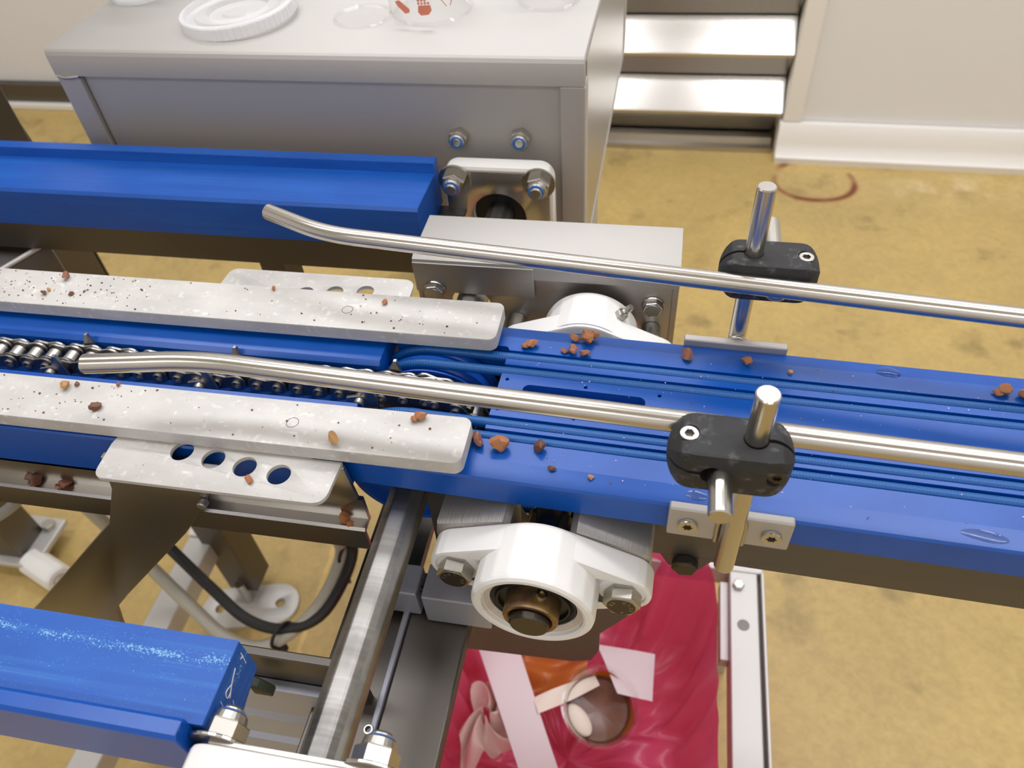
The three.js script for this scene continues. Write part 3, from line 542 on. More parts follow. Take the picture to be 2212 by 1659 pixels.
// ---------------------------------------------------------------- guide rails, posts and clamps
{
  const rail = (pts, foot, label, bend) => {
    const t = thing('guide_rail', label, 'rail', [0, 0, 0], 0, 'round guide rails');
    const c = new THREE.CurvePath();
    const [e, k, r] = pts.map(p => V3(...p)), d1 = e.clone().sub(k).normalize(), d2 = r.clone().sub(k).normalize(), q = bend;
    c.add(new THREE.LineCurve3(e, k.clone().addScaledVector(d1, q))); c.add(new THREE.QuadraticBezierCurve3(k.clone().addScaledVector(d1, q), k, k.clone().addScaledVector(d2, q))); c.add(new THREE.LineCurve3(k.clone().addScaledVector(d2, q), r));
    const L = []; const S = 90; for (let i = 0; i <= 14; i++) L.push(c.curves[0].getPoint(i / 14)); for (let i = 1; i <= 16; i++) L.push(c.curves[1].getPoint(i / 16)); for (let i = 1; i <= 40; i++) L.push(c.curves[2].getPoint(i / 40));
    const g = new THREE.TubeGeometry(new THREE.CatmullRomCurve3(L), 160, 0.005, 24);
    const cap = lathe([[0, 0.0012], [0.0028, 0.0012], [0.0044, 0.0007], [0.005, 0]], e.toArray(), e.clone().add(d1).toArray(), 24, 0.9);
    mesh('rod', [g, cap], M.rod, t);
    mesh('cross_rod', cyl(0.0048, ...foot, 28), M.rod, t);
    const w = foot[0]; mesh('weld', new THREE.IcosahedronGeometry(0.0062, 2).scale(1, 0.75, 0.75).translate(...w), M.bolt, t, 'knobbly weld bead');
  };
  rail([[-0.2345, 0.0505, -0.3615], [-0.192, 0.0505, -0.343], [0.45, 0.0505, -0.283]], [[0.062, 0.0475, -0.3195], [0.062, 0.0475, -0.38]], 'far round steel guide rail with its end bent away from the chain', 0.02);
  rail([[-0.273, 0.054, -0.2225], [-0.216, 0.054, -0.2315], [0.45, 0.054, -0.2015]], [[0.033, 0.0535, -0.2215], [0.033, 0.0535, -0.1745]], 'near round steel guide rail with its end bent toward the viewer', 0.02);

  function post(lx, lz, s, y0, y1, label) {
    const t = bedThing('guide_post', label, 'post', 'vertical guide posts');
    mesh('rod', cyl(0.0048, [lx, y0, lz], [lx, y1, lz], 32, 0.0006), M.rod, t);
    const z = s > 0 ? [0.0557, 0.0607] : [-0.0606, -0.0556];
    const pl = mesh('base_plate', rbox(lx - 0.0295, lx + 0.0275, -0.0195, 0.0025, ...z, 0.0012), M.steelDull, t);
    mesh('weld', [tube([[lx - 0.006, -0.019, z[s > 0 ? 1 : 0]], [lx - 0.005, 0.0, z[s > 0 ? 1 : 0]], [lx, 0.0032, z[s > 0 ? 1 : 0]], [lx + 0.005, 0.0, z[s > 0 ? 1 : 0]], [lx + 0.006, -0.019, z[s > 0 ? 1 : 0]]], 0.0015, 24, 8)], M.bolt, t);
    if (s > 0) for (const dx of [-0.02, 0.0185]) socketScrew(pl, [lx + dx, -0.0085, z[1]], [0, 0, 1], 0.0047, M.polish, true);
  }
  post(0.133, 0.0655, 1, -0.033, 0.0925, 'vertical steel post with screwed base plate on the near side of the bed');
  post(0.1325, -0.0655, -1, -0.03, 0.0985, 'vertical steel post on the far side of the bed');

  function clamp(pos, turn, label) {
    const t = thing('cross_clamp', label, 'clamp', pos, turn, 'black cross clamps');
    const L = 0.0255, H = 0.0115, D = 0.0115, stad = (l, h) => { const s = new THREE.Shape(); s.moveTo(-l + h, -h); s.lineTo(l - h, -h); s.absarc(l - h, 0, h, -Math.PI / 2, Math.PI / 2); s.lineTo(-l + h, h); s.absarc(-l + h, 0, h, Math.PI / 2, Math.PI * 1.5); return s; };
    const a = extr(stad(L, D), 2 * H, 0.0014, [], 0.6, 14).translate(0, 0, -H).rotateX(-Math.PI / 2), b = extr(stad(L + 0.0002, H + 0.0003), 2 * D + 0.001, 0.0008, [], 0.6, 14).translate(0, 0, -D - 0.0005);
    const cuts = [rbox(0.009, 0.04, -0.03, 0.03, -0.0009, 0.0009, 0), rbox(-0.04, -0.0065, -0.0009, 0.0009, -0.03, 0.03, 0), new THREE.CylinderGeometry(0.0051, 0.0051, 0.06, 24).translate(0.009, 0, 0), new THREE.CylinderGeometry(0.0051, 0.0051, 0.06, 24).rotateX(Math.PI / 2).translate(-0.0065, -0.0005, 0),
      new THREE.CylinderGeometry(0.0042, 0.0042, 0.004, 24).translate(-0.0172, H, 0), new THREE.CylinderGeometry(0.0042, 0.0042, 0.006, 24).rotateX(Math.PI / 2).translate(0.0185, 0.0005, D)];
    let g = ev.evaluate(brush(a), brush(b), INTERSECTION).geometry; g = cut(g, cuts);
    mesh('clamp_body', g, M.rubber, t);
    socketScrew(t, [-0.0172, H - 0.0022, 0], [0, 1, 0], 0.0038, M.polish);
    socketScrew(t, [0.0185, 0.0005, D - 0.0034], [0, 0, 1], 0.0038, M.boltDark, true);
  }
  const pn = bedPoint(0.133, 0, 0.0655), pf = bedPoint(0.1325, 0, -0.0655);
  clamp([pn[0] - 0.009, 0.054, pn[2]], -0.02, 'black plastic cross clamp on the near guide post');
  clamp([pf[0] + 0.009, 0.0475, pf[2]], Math.PI - 0.02, 'black plastic cross clamp on the far guide post');
}

// ---------------------------------------------------------------- lower frame
{
  const t = thing('cross_beam', 'flat grey steel cross beam under the drive shaft', 'beam');
  mesh('flat_bar', rbox(-0.1305, -0.0925, -0.142, -0.13, -0.232, 0.02, 0.0015), M.steelDark, t);
  mesh('edge_strip', rbox(-0.1345, -0.131, -0.142, -0.128, -0.232, 0.02, 0.001), M.aluPlain, t, 'pale edge strip');
  mesh('angle', rbox(-0.175, -0.135, -0.146, -0.138, -0.3, 0.02, 0.001), M.steelDark, t);
  const tri = prismY([[-0.16, -0.075], [-0.1345, -0.125], [-0.1345, -0.118], [-0.154, -0.072]], -0.138, -0.131, 0.002);
  mesh('weld', [tri, pipe(0.003, 0.0018, [-0.1345, -0.131, -0.131], [-0.1345, -0.127, -0.131], 16)], M.bolt, t, 'rippled weld seam with a round eye');
  const b = thing('clamp_block', 'grey aluminium clamp block beside the shaft under the near bearing', 'block');
  mesh('block', [rbox(-0.1185, -0.078, -0.129, -0.1, -0.2225, -0.1995, 0.0012), rbox(-0.15, -0.123, -0.129, -0.104, -0.2225, -0.2025, 0.0012)], M.aluPlain, b);
  mesh('clamp_screw', cyl(0.0018, [-0.1235, -0.112, -0.211], [-0.1175, -0.112, -0.211], 14, 0), M.boltDark, b);
  mesh('screw_head', cyl(0.004, [-0.078, -0.112, -0.205], [-0.073, -0.112, -0.205], 16), M.boltDark, b);

  const p = thing('aluminium_profile', 'grooved aluminium profile under the near blue rail', 'profile');
  const z = -0.141;
  mesh('profile', prismX([[z - 0.006, -0.12], [z, -0.12], [z, -0.158], [z - 0.002, -0.16], [z + 0.002, -0.166], [z + 0.002, -0.196], [z - 0.004, -0.199], [z - 0.004, -0.208], [z + 0.002, -0.211], [z + 0.002, -0.245], [z - 0.006, -0.245]].reverse(), -0.6, -0.152, 0.0006, 0.3), M.aluPlain, p);
  const k = thing('frame_beam', 'brownish steel frame beam behind the grooved aluminium profile', 'beam');
  mesh('beam', rbox(-0.6, -0.14, -0.26, -0.09, -0.153, -0.1475, 0.001), M.steelDark, k);
  const o = thing('small_bracket', 'small dark green bent bracket at the end of the near blue rail', 'bracket');
  mesh('bracket', prismZ([[-0.2, -0.1], [-0.195, -0.102], [-0.1885, -0.11], [-0.189, -0.113], [-0.2, -0.113]].reverse(), -0.1405, -0.135, 0.0008), std({ color: 0x3a4030, metalness: 0.6, roughness: 0.5 }), o);
}
{ // legs on the floor
  const leg = (x0, x1, z, w, label, foot) => {
    const t = thing('machine_leg', label, 'leg', [0, 0, 0], 0);
    const g = rbox(-w / 2, w / 2, 0, len([x0, FLOOR + 0.03, z], [x1, 0.3, z]), -w / 2, w / 2, 0.003);
    mesh('post', align(g, [x0, FLOOR + 0.03, z], [x1, 0.3, z]), M.steelDark, t);
    foot(t);
  };
  leg(-0.622, -0.612, -0.545, 0.05, 'brownish square steel machine leg with rounded foot plate', t => {
    const s = new THREE.Shape(); s.absarc(-0.045, 0, 0.036, Math.PI / 2, Math.PI * 1.5); s.absarc(0.045, 0, 0.036, -Math.PI / 2, Math.PI / 2);
    mesh('foot_plate', extr(s, 0.008, 0.001, [circ(-0.05, 0, 0.008), circ(0.05, 0, 0.008)]).rotateX(-Math.PI / 2).rotateY(0.25).translate(-0.612, FLOOR, -0.505), M.painted, t);
    mesh('levelling_stem', cyl(0.008, [-0.618, FLOOR + 0.006, -0.515], [-0.618, FLOOR + 0.06, -0.515]), M.steel, t);
    mesh('stretcher', rbox(-0.67, -0.63, -0.72, -0.68, -0.53, 0.1, 0.003), M.painted, t, 'pale square stretcher tube');
    mesh('end_cap', rbox(-0.672, -0.628, -0.722, -0.676, -0.545, -0.53, 0.002), M.white, t);
  });
  leg(-1.06, -1.05, -0.545, 0.06, 'brown square steel machine leg at the left edge', t => {
    mesh('foot_plate', rbox(-1.14, -1.0, FLOOR + 0.03, FLOOR + 0.042, -0.6, -0.5, 0.003), M.painted, t);
    mesh('bolt', hexa(0.02, [-1.02, FLOOR + 0.042, -0.58], [-1.02, FLOOR + 0.053, -0.58]), M.bolt, t);
    mesh('wheel', [cyl(0.024, [-1.03, FLOOR + 0.024, -0.522], [-0.955, FLOOR + 0.024, -0.495], 32, 0.004)], M.white, t, 'white plastic wheel');
    mesh('wheel_hub', cyl(0.012, [-0.99, FLOOR + 0.024, -0.507], [-0.948, FLOOR + 0.024, -0.492], 20), M.polish, t);
  });
  tag(mesh('rail_support', rbox(-0.3165, -0.2935, -0.16, -0.037, -0.475, -0.4495, 0.002), M.steelDark), 'short steel support tube under the far blue rail', 'support');
  tag(mesh('control_box', [prismY([[-0.8, -0.47], [-0.52, -0.462], [-0.517, -0.458], [-0.545, -0.4], [-0.8, -0.4]], -0.13, -0.066, 0.001)], M.steelDark), 'steel trough edge at the far left below the blue rail', 'trough');
  tag(mesh('control_box_lip', tube([[-0.8, -0.064, -0.47], [-0.53, -0.064, -0.462], [-0.519, -0.064, -0.459], [-0.545, -0.064, -0.402]], 0.0022, 30, 8, 0.1), M.painted), 'pale folded lip of the steel trough at the far left', 'lip');
  for (const [k, dx] of [[0, 0], [1, 0.017]]) tag(mesh('grey_cable', tube([[-0.66 + dx, -0.075, -0.502], [-0.628 + dx, -0.115, -0.502], [-0.592 + dx, -0.186, -0.502], [-0.556 + dx, -0.274, -0.502], [-0.54 + dx, -0.33, -0.502]], 0.007, 40, 12), M.hose), ['left grey cable hanging behind the far aluminium bar', 'right grey cable hanging behind the far aluminium bar'][k], 'cable', 'grey cables');
  tag(mesh('black_cable', tube([[-0.8, 0.02, -0.62], [-0.7, 0.012, -0.62], [-0.672, 0.0, -0.62], [-0.655, -0.03, -0.62], [-0.648, -0.3, -0.62]], 0.006, 40, 12), M.cable), 'black cable looping at the left edge behind the far blue rail', 'cable');
}
tag(mesh('blue_grey_cable', tube([[-0.42, -0.09, -0.285], [-0.47, -0.15, -0.295], [-0.5136, -0.2, -0.3015], [-0.56, -0.25, -0.312], [-0.617, -0.3, -0.322], [-0.7, -0.36, -0.33]], 0.0055, 40, 12), std({ color: 0x8d93a6, roughness: 0.45 })), 'blue grey cable at the left edge under the chain conveyor', 'cable');
{ // hoses looping under the chain conveyor
  const y = -0.6, loop = [[-0.72, -0.3, -0.48], [-0.68, -0.46, -0.475], [-0.63, -0.58, -0.46], [-0.555, y - 0.01, -0.421], [-0.493, y - 0.03, -0.392], [-0.439, y - 0.03, -0.387], [-0.395, y - 0.02, -0.406], [-0.372, y, -0.448], [-0.366, y + 0.02, -0.488], [-0.37, y + 0.12, -0.47], [-0.36, -0.3, -0.4]];
  tag(mesh('black_cable', tube(loop, 0.0075, 90, 12), M.cable), 'black cable looping below the chain conveyor', 'cable');
  tag(mesh('clear_hose', tube(loop.map(([x, yy, z], i) => [x - (i < 6 ? 0.03 : 0.016), yy - (i < 6 ? 0.02 : 0.004), z + (i < 6 ? 0.02 : 0.002)]), 0.009, 90, 14), M.hose), 'pale grey hose tied to the black cable', 'hose');
  for (const [p, l] of [[[-0.441, y - 0.034, -0.38], 'black cable tie at the bottom of the hose loop'], [[-0.375, y + 0.01, -0.488], 'black cable tie on the right side of the hose loop']]) {
    const t = thing('cable_tie', l, 'cable tie', p, 0, 'black cable ties');
    mesh('strap', new THREE.TorusGeometry(0.018, 0.0025, 8, 28).rotateY(1.2), M.black, t); mesh('tail', tube([[0.005, -0.014, 0.008], [0.002, -0.022, 0.02], [0.006, -0.028, 0.03]], 0.0022, 12, 8), M.black, t); mesh('catch', rbox(-0.004, 0.006, -0.022, -0.012, 0.006, 0.016, 0.001), M.black, t);
  }
}

// ---------------------------------------------------------------- waste bin below the bed
{
  const t = thing('bin_trolley', 'grey steel trolley frame holding the pink rubbish bag', 'trolley');
  const y = -0.55;
  mesh('side_rail', rbox(0.122, 0.155, y - 0.035, y, -0.51, 0.1, 0.002), M.painted, t);
  mesh('outer_flange', rbox(0.1585, 0.162, y - 0.05, y + 0.004, -0.51, 0.1, 0.001), M.painted, t);
  mesh('gap_strip', rbox(0.155, 0.1585, y - 0.05, y - 0.012, -0.51, 0.1, 0), M.steelDark, t);
  mesh('end_rail', rbox(-0.05, 0.162, y - 0.035, y, -0.54, -0.51, 0.002), M.painted, t);
  mesh('inner_plate', rbox(0.112, 0.122, y - 0.03, y - 0.012, -0.5, -0.4, 0.001), M.painted, t);
  hexBolt(t, [0.132, y, -0.49], [0, 1, 0], 0.012, M.bolt); mesh('hole_mark', cyl(0.007, [0.137, y, -0.44], [0.137, y + 0.0004, -0.44], 20, 0), M.steelDark, t);
  for (const [x, z] of [[0.14, -0.525], [0.14, 0.08]]) mesh('leg', rbox(x - 0.015, x + 0.015, FLOOR, y - 0.03, z - 0.015, z + 0.015, 0.002), M.painted, t);

  // bag: an open pouch with folded walls over the rubbish
  const N = 160, H = 26, pos = [], idx = [], cx = -0.055, cz = -0.315, hx = 0.157, hz = 0.2;
  for (let j = 0; j <= H; j++) for (let i = 0; i <= N; i++) {
    const a = i / N * Math.PI * 2, f = j / H, n = 6, co = Math.cos(a), si = Math.sin(a);
    const q = Math.pow(Math.pow(Math.abs(co), n) + Math.pow(Math.abs(si), n), -1 / n);
    let w, yy;
    if (f < 0.62) { const g = f / 0.62; w = 1 - 0.16 * g * g; yy = -0.5 - 0.2 * g; } else { const g = (f - 0.62) / 0.38; w = 0.84 * (1 - g); yy = -0.7 - 0.03 * g + 0.02 * Math.sin(a * 3 + g * 5) * g * (1 - g) * 4; }
    const fold = (0.016 * Math.sin(a * 17 + 2.5 * Math.sin(a * 5)) + 0.009 * Math.sin(a * 37 + 1.7 + f * 3)) * (0.05 + 1.2 * f) * (f < 0.7 ? 1 : Math.max(0, 1 - (f - 0.7) / 0.3));
    pos.push(cx + hx * co * q * w + co * fold, yy + 0.004 * Math.sin(a * 5) * (1 - f), cz + hz * si * q * w + si * fold);
  }
  for (let j = 0; j < H; j++) for (let i = 0; i < N; i++) { const k = j * (N + 1) + i; idx.push(k, k + 1, k + N + 1, k + 1, k + N + 2, k + N + 1); }
  const g = new THREE.BufferGeometry(); g.setAttribute('position', new THREE.Float32BufferAttribute(pos, 3)); g.setIndex(idx); g.computeVertexNormals();
  const outer = mesh('rubbish_bag', g, M.bag); tag(outer, 'open bright pink plastic rubbish bag under the blue bed', 'bag');

  const sheet = (f, nu = 24, nv = 8) => { const p = [], ix = []; for (let j = 0; j <= nv; j++) for (let i = 0; i <= nu; i++) p.push(...f(i / nu, j / nv)); for (let j = 0; j < nv; j++) for (let i = 0; i < nu; i++) { const k = j * (nu + 1) + i; ix.push(k, k + nu + 1, k + 1, k + 1, k + nu + 1, k + nu + 2); } const q = new THREE.BufferGeometry(); q.setAttribute('position', new THREE.Float32BufferAttribute(p, 3)); q.setIndex(ix); q.computeVertexNormals(); return q; };
  const mix = (a, b, u) => a + (b - a) * u;
  const quad = (A, B, C, D, y0, wob, up = 0) => sheet((u, v) => { const x = mix(mix(A[0], B[0], v), mix(D[0], C[0], v), u), z = mix(mix(A[1], B[1], v), mix(D[1], C[1], v), u); return [x, y0 + wob * Math.sin(u * 5 + v * 2) + up * (u - 0.5), z]; });
  tag(mesh('paper_strip', quad([-0.182, -0.405], [-0.13, -0.41], [-0.02, -0.2], [-0.06, -0.19], -0.625, 0.006), M.paper), 'long white paper strip lying across the pink bag', 'paper', 'papers in the bag');
  tag(mesh('paper_sheet', quad([-0.031, -0.424], [0.0414, -0.421], [0.0415, -0.363], [0.0, -0.368], -0.622, 0.003), M.paper), 'white paper scrap at the right side inside the pink bag', 'paper', 'papers in the bag');
  tag(mesh('label_strip', quad([-0.1, -0.348], [-0.09, -0.33], [-0.022, -0.375], [-0.03, -0.39], -0.628, 0.003), M.cream), 'narrow cream label strip between the long strip and the cup', 'label');
  tag(mesh('orange_wrapper', sheet((u, v) => { const x = mix(-0.125, -0.04, u), z = mix(-0.42, -0.365, v); return [x, -0.645 + 0.012 * Math.sin(u * 7 + v * 3) + 0.006 * Math.sin(v * 11 + u * 4), z]; }, 30, 16), phys({ color: 0xc87434, roughness: 0.3, transmission: 0.2, thickness: 0, side: THREE.DoubleSide })), 'crumpled orange smeared wrapper under the bearing in the pink bag', 'wrapper');
  const crumple = (cx_, cz_, rx, rz, y_, sd) => sheet((u, v) => { const a = u * Math.PI * 2, r = 0.15 + 0.85 * v, k = 1 + 0.28 * Math.sin(a * 3 + sd) + 0.15 * Math.sin(a * 7 + sd * 2 + v * 4); return [cx_ + rx * r * k * Math.cos(a), y_ + 0.03 * (1 - v) + 0.014 * Math.sin(a * 5 + v * 6 + sd), cz_ + rz * r * k * Math.sin(a)]; }, 60, 14);
  tag(mesh('tissue', crumple(-0.152, -0.32, 0.032, 0.05, -0.66, 1.2), M.tissue), 'crumpled pale tissue at the left of the long paper strip', 'tissue');
  // plastic cup with sauce, lying open towards the viewer
  const c = thing('plastic_cup', 'small clear plastic cup with brown sauce and white cream in the bag', 'cup', [-0.022, -0.655, -0.355]); c.rotation.set(0.2, 0, -0.1); c.scale.setScalar(1.13);
  mesh('cup', lathe([[0.0, 0], [0.03, 0], [0.0315, 0.002], [0.039, 0.032], [0.0415, 0.0325], [0.0415, 0.034], [0.0385, 0.0335], [0.0305, 0.003], [0, 0.0015]], [0, 0, 0], [0, 1, 0], 48, 0.5), M.clear, c);
  mesh('sauce', lathe([[0, 0.006], [0.02, 0.006], [0.031, 0.0085], [0.0345, 0.018], [0.0352, 0.0195], [0.03, 0.002], [0, 0.0018]], [0, 0, 0], [0, 1, 0], 40, 0.7), M.sauce, c);
  mesh('sauce_smear', sheet((u, v) => { const a = -1.9 + 2.6 * u, r = mix(0.0318, 0.037, v * (0.7 + 0.3 * Math.sin(u * 9))); return [r * Math.cos(a), mix(0.009, 0.028, v * (0.7 + 0.3 * Math.sin(u * 9))), r * Math.sin(a)]; }, 30, 6), M.sauceOrange, c, 'orange sauce smear on the cup wall');
  M.sauceOrange.side = THREE.DoubleSide;
  mesh('cream', new THREE.SphereGeometry(1, 24, 14).scale(0.011, 0.005, 0.019).rotateY(0.8).translate(-0.02, 0.0105, 0.014), M.cream, c);
}

// ---------------------------------------------------------------- cups and lids on the cabinet
{
  const y = 0.0752;
  const lid = thing('cup_lid', 'large clear plastic lid with ribbed rim on the steel cabinet', 'lid', [-0.346, y, -0.588]); lid.rotation.z = 0.05;
  const R = 0.046, pts = []; for (let k = 0; k < 180; k++) { const a = k / 180 * Math.PI * 2, r = R + 0.0007 * Math.sin(a * 60); pts.push([r * Math.cos(a), r * Math.sin(a)]); }
  mesh('rim', prismY(pts, 0, 0.0095, 0.0008, [circ(0, 0, R - 0.0014)], 0.9), M.frosted, lid);
  mesh('disc', lathe([[0, 0.0062], [0.012, 0.0062], [0.0135, 0.0048], [0.016, 0.0048], [0.024, 0.0048], [0.0255, 0.0085], [0.034, 0.0085], [0.0355, 0.0065], [0.0415, 0.0065], [0.0425, 0.0105], [0.0455, 0.0102], [0.046, 0.009]], [0, 0, 0], [0, 1, 0], 72, 0.3), M.frosted, lid);
  const flat = thing('flat_lid', 'small flat clear lid beside the printed cup', 'lid', [-0.243, y, -0.592]);
  mesh('disc', lathe([[0, 0.0006], [0.021, 0.0006], [0.0225, 0.002], [0.0235, 0.002], [0.024, 0], [0.0232, 0], [0.0222, 0.0012], [0.021, 0], [0, 0]], [0, 0, 0], [0, 1, 0], 56, 0.4), M.clear, flat);
  const cupG = (r0, r1, h) => lathe([[0, 0.002], [r0 * 0.9, 0.0015], [r0, 0], [r0 * 1.03, 0.002], [r1, h], [r1 - 0.0008, h], [r0 * 1.03 - 0.0008, 0.003], [0, 0.003]], [0, 0, 0], [0, 1, 0], 56, 0.4);
  const cup = thing('printed_cup', 'clear plastic cup with small red dessert drawings', 'cup', [-0.19, y, -0.606]);
  mesh('cup', cupG(0.0315, 0.037, 0.075), M.clear, cup);
  const draw = (ang, yy, polys) => { const o = []; for (const p of polys) { const g = extr(p, 0.0003, 0, []); const a = g.attributes.position; for (let i = 0; i < a.count; i++) { const q = ang + a.getX(i) / 0.0335, rad = 0.0334 + 0.0727 * (yy + a.getY(i) - 0.012) + a.getZ(i); a.setXYZ(i, rad * Math.sin(q), yy + a.getY(i), rad * Math.cos(q)); } g.computeVertexNormals(); o.push(g); } mesh('printed_drawing', o, M.redPrint, cup, 'red printed dessert drawing'); };
  draw(-0.42, 0.0125, [[[-0.007, 0.004], [-0.002, 0.006], [0.0065, 0.0005], [0.006, -0.002], [0.002, -0.0035], [-0.005, 0.001]]]);
  const berries = [[[-0.005, -0.002], [-0.003, -0.0045], [0.003, -0.004], [0.0055, -0.001], [0.005, 0.003], [-0.004, 0.003]]];
  for (let k = 0; k < 7; k++) berries.push([...Array(8)].map((_, i) => [(k % 4 - 1.5) * 0.0024 + 0.001 * Math.cos(i * 0.785), 0.0045 + (k > 3 ? 0.0022 : 0) + 0.001 * Math.sin(i * 0.785)]));
  draw(0.12, 0.013, berries);
  draw(0.62, 0.015, [[[-0.004, 0.004], [-0.0032, 0.004], [0.0006, -0.002], [0, -0.002]], [[0.003, -0.002], [0.0036, -0.002], [0.007, 0.005], [0.006, 0.005]]]);
  const c2 = thing('plastic_cup', 'clear plastic cup near the right corner of the steel cabinet', 'cup', [-0.1, y, -0.627]); mesh('cup', cupG(0.024, 0.029, 0.06), M.clear, c2);
  const c3 = thing('plastic_cup', 'milky plastic cup near the left corner of the steel cabinet', 'cup', [-0.462, y, -0.635]); mesh('cup', cupG(0.024, 0.029, 0.06), M.frosted, c3);
}

// ---------------------------------------------------------------- caramel crumbs
const crumbM = [0xae7248, 0x93604a, 0xc09058, 0x6e4630].map(c => phys({ color: c, roughness: 0.45, bumpMap: tGrain, bumpScale: 0.0005 }));
function crumbGeo(sd, fx = 1, fy = 0.7, fz = 0.8, d = 2) {
  let g = mergeVertices(new THREE.IcosahedronGeometry(1, d).deleteAttribute('uv').deleteAttribute('normal'), 1e-3);
  const p = g.attributes.position, v = V3(), pl = [...Array(9)].map((_, i) => V3(Math.sin(sd * 3.1 + i * 2.4), Math.sin(sd * 1.7 + i * 1.9), Math.cos(sd * 2.3 + i * 2.9)).normalize());
  for (let i = 0; i < p.count; i++) {
    v.fromBufferAttribute(p, i);
    let r = 1.05; pl.forEach((n, k) => { const t = v.dot(n); if (t > 0.1) r = Math.min(r, (0.62 + 0.18 * Math.sin(sd + k * 1.3)) / t); });
    r *= 1 + 0.06 * Math.sin(v.x * 9 + sd) * Math.sin(v.z * 8 + v.y * 7);
    p.setXYZ(i, v.x * r * fx, v.y * r * fy, v.z * r * fz);
  }
  g = g.toNonIndexed(); g.computeVertexNormals(); return toCreasedNormals(g, 0.5);
}
const onBed = 0, onBar = 0.0125;
function crumb(x, z, y, r, ci, label, lumps = 1, group = 'caramel crumbs') {
  if (group === 'caramel crumbs') r *= y === onBar ? 1.1 : 1.18;
  const sd = 1 + x * 91 + z * 57, parts = [];
  for (let k = 0; k < lumps; k++) {
    const s = k ? 0.62 : 1, a = sd * 3 + k * 2.2, g = crumbGeo(sd + k * 4.1, 1, 0.75, 0.8).rotateY(a).scale(r * s, r * s, r * s);
    g.computeBoundingBox(); g.translate(x + (k ? r * 0.95 * Math.cos(a) : 0), y - g.boundingBox.min.y - 0.0002, z + (k ? r * 0.7 * Math.sin(a) : 0)); parts.push(g);
  }
  tag(mesh('caramel_crumb', parts, crumbM[ci]), label, 'crumb', group);
}
crumb(-0.0659, -0.3146, onBed, 0.0042, 0, 'oblong caramel crumb with a small lump beside it near the far bar end', 2);
crumb(-0.0355, -0.3225, onBed, 0.0056, 0, 'large lumpy caramel crumb cluster in front of the far white bearing', 3);
crumb(-0.0425, -0.312, onBed, 0.0038, 1, 'ragged crumb just left of two touching crumbs near the far belt', 2);
crumb(-0.0355, -0.3104, onBed, 0.0033, 1, 'small rounded crumb touching the farthest blue belt', 1);
crumb(0.022, -0.3155, onBed, 0.0038, 1, 'reddish crumb left of the far guide post foot', 1);
crumb(0.0542, -0.3145, onBed, 0.0037, 0, 'heart-like crumb right of the far guide post foot', 1);
crumb(0.0772, -0.3094, onBed, 0.0017, 2, 'tiny flat pale crumb between the far post and the water drop', 1);
crumb(0.1835, -0.3076, onBed, 0.004, 0, 'pointed crumb near the right edge beyond the belts', 2);
crumb(0.193, -0.3052, onBed, 0.0038, 0, 'crumb cut by the right edge of the picture beyond the belts', 1);
crumb(-0.0824, -0.2405, onBed, 0.0046, 1, 'brown crumb touching the end of the near aluminium bar', 1);
crumb(-0.0709, -0.2382, onBed, 0.0056, 0, 'largest flat triangular caramel crumb before the nearest belt', 1);
crumb(-0.0499, -0.2398, onBed, 0.0046, 3, 'round dark centred crumb right of the triangular crumb', 1);
crumb(-0.0417, -0.2281, onBed, 0.0022, 3, 'small dark crumb on the front slope of the bed', 1);
crumb(-0.0224, -0.2258, onBed, 0.0018, 2, 'small orange crumb at the front edge above the right spacer block', 1);
crumb(-0.3742, -0.3308, onBar, 0.0037, 1, 'flat reddish crumb at the back left of the far bar', 1);
crumb(-0.3801, -0.3139, onBar, 0.0024, 3, 'small dark crumb beside a pale flake on the far bar', 1);
crumb(-0.3792, -0.3175, onBar, 0.0017, 2, 'tiny pale orange flake on the far bar', 1);
crumb(-0.3614, -0.3154, onBar, 0.002, 3, 'tiny dark crumb alone at the front edge of the far bar', 1);
crumb(-0.231, -0.3334, onBar, 0.0018, 0, 'tiny thin crumb at the back edge in the middle of the far bar', 1);
crumb(-0.1572, -0.328, onBar, 0.0023, 0, 'small square orange crumb toward the right end of the far bar', 1);
crumb(-0.3172, -0.24, onBar, 0.0039, 2, 'pale caramel crumb at the left of the near bar', 1);
crumb(-0.312, -0.2428, onBar, 0.002, 3, 'small dark crumb touching the pale crumb on the near bar', 1);
crumb(-0.2907, -0.227, onBar, 0.0034, 3, 'dark red wedge crumb near the front edge of the near bar', 1);
crumb(-0.2872, -0.2447, onBar, 0.0017, 1, 'tiny grey brown crumb at the back edge of the near bar', 1);
crumb(-0.1517, -0.2219, onBar, 0.0044, 2, 'bright orange diamond crumb at the front edge of the near bar', 1);
crumb(-0.1113, -0.2428, onBar, 0.0042, 0, 'two-lump crumb at the back right of the near bar', 2);
crumb(-0.1915, -0.1988, 0.0026, 0.0026, 0, 'small red flake on the near bracket beside the holes', 1);
crumb(-0.355, -0.2145, -0.05, 0.006, 3, 'dark crumb clump on the channel lip under the near guide', 2, 'crumbs on the channel');
crumb(-0.335, -0.2145, -0.05, 0.005, 1, 'second crumb clump on the channel lip left of the bracket', 2, 'crumbs on the channel');
crumb(-0.158, -0.2145, -0.05, 0.005, 0, 'orange crumb clump on the channel lip right of the bracket', 2, 'crumbs on the channel');
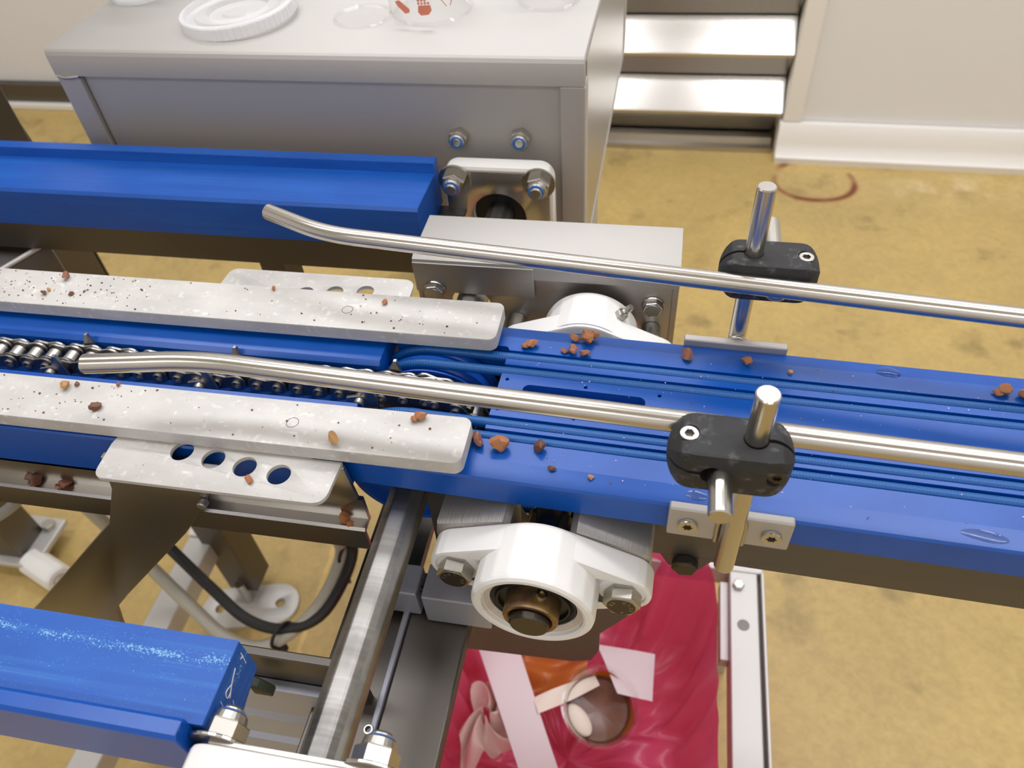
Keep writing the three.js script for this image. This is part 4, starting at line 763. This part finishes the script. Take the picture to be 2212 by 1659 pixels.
{ // dust-fine specks, too many to count
  const g = boxUV(new THREE.IcosahedronGeometry(1, 0)), n = 420, im = new THREE.InstancedMesh(g, phys({ color: 0xffffff, roughness: 0.6 }), n), m = new THREE.Matrix4(), q = new THREE.Quaternion(), c = new THREE.Color();
  const spots = [[-0.44, -0.09, -0.335, -0.306, onBar, 150], [-0.4, -0.09, -0.245, -0.219, onBar, 70], [-0.07, 0.3, -0.322, -0.225, 0, 200]]; let k = 0;
  for (const [a, b, z0, z1, y, cnt] of spots) for (let i = 0; i < cnt; i++, k++) {
    const pale = y === 0 && rnd() < 0.6, s = y === 0 ? rr(0.0002, 0.0005) : rr(0.00025, 0.0008), x = y === 0 || rnd() < 0.5 ? rr(a, b) : rr(a, a + 0.13);
    const lz = rr(z0, z1) + (y === 0 ? PHI * (x + 0.07) : 0);
    m.compose(V3(x, y + s * 0.3, lz), q.setFromEuler(new THREE.Euler(rnd() * 3, rnd() * 3, 0)), V3(s, s * 0.7, s)); im.setMatrixAt(k, m);
    c.set(pale ? 0xd8b8e0 : [0x6d4a38, 0x8a5a44, 0xb08050, 0x4a3c34][Math.floor(rnd() * 4)]); im.setColorAt(k, c);
  }
  im.count = k; im.name = 'crumb_dust'; im.castShadow = im.receiveShadow = true; scene.add(im); tag(im, 'fine brown and pale specks scattered over the bars and bed', 'dust', undefined, 'stuff');
}
{ // water drops on the bed
  const drop = (x, z, y, a, b, turn, label) => { const g = new THREE.SphereGeometry(1, 40, 16, 0, Math.PI * 2, 0, Math.PI / 2); const p = g.attributes.position; for (let i = 0; i < p.count; i++) { const an = Math.atan2(p.getZ(i), p.getX(i)), k = 1 + 0.08 * Math.sin(an * 2 + 1) + 0.05 * Math.sin(an * 3); p.setX(i, p.getX(i) * k); p.setZ(i, p.getZ(i) * k); } g.computeVertexNormals(); g.scale(a, 0.0011, b).rotateY(turn).translate(x, y, z); tag(mesh('water_drop', g, M.water), label, 'water drop', 'water drops on the bed'); };
  drop(0.1284, -0.3163, -0.0002, 0.0058, 0.0042, 0, 'round water drop on the far edge of the blue bed');
  drop(0.1536, -0.2208, -0.0016, 0.0125, 0.0058, -0.15, 'large flat water drop on the near edge of the blue bed');
  drop(0.029, -0.2245, -0.0014, 0.0055, 0.005, 0, 'small water drop beside the near guide post');
}
renderer.render(scene, camera);
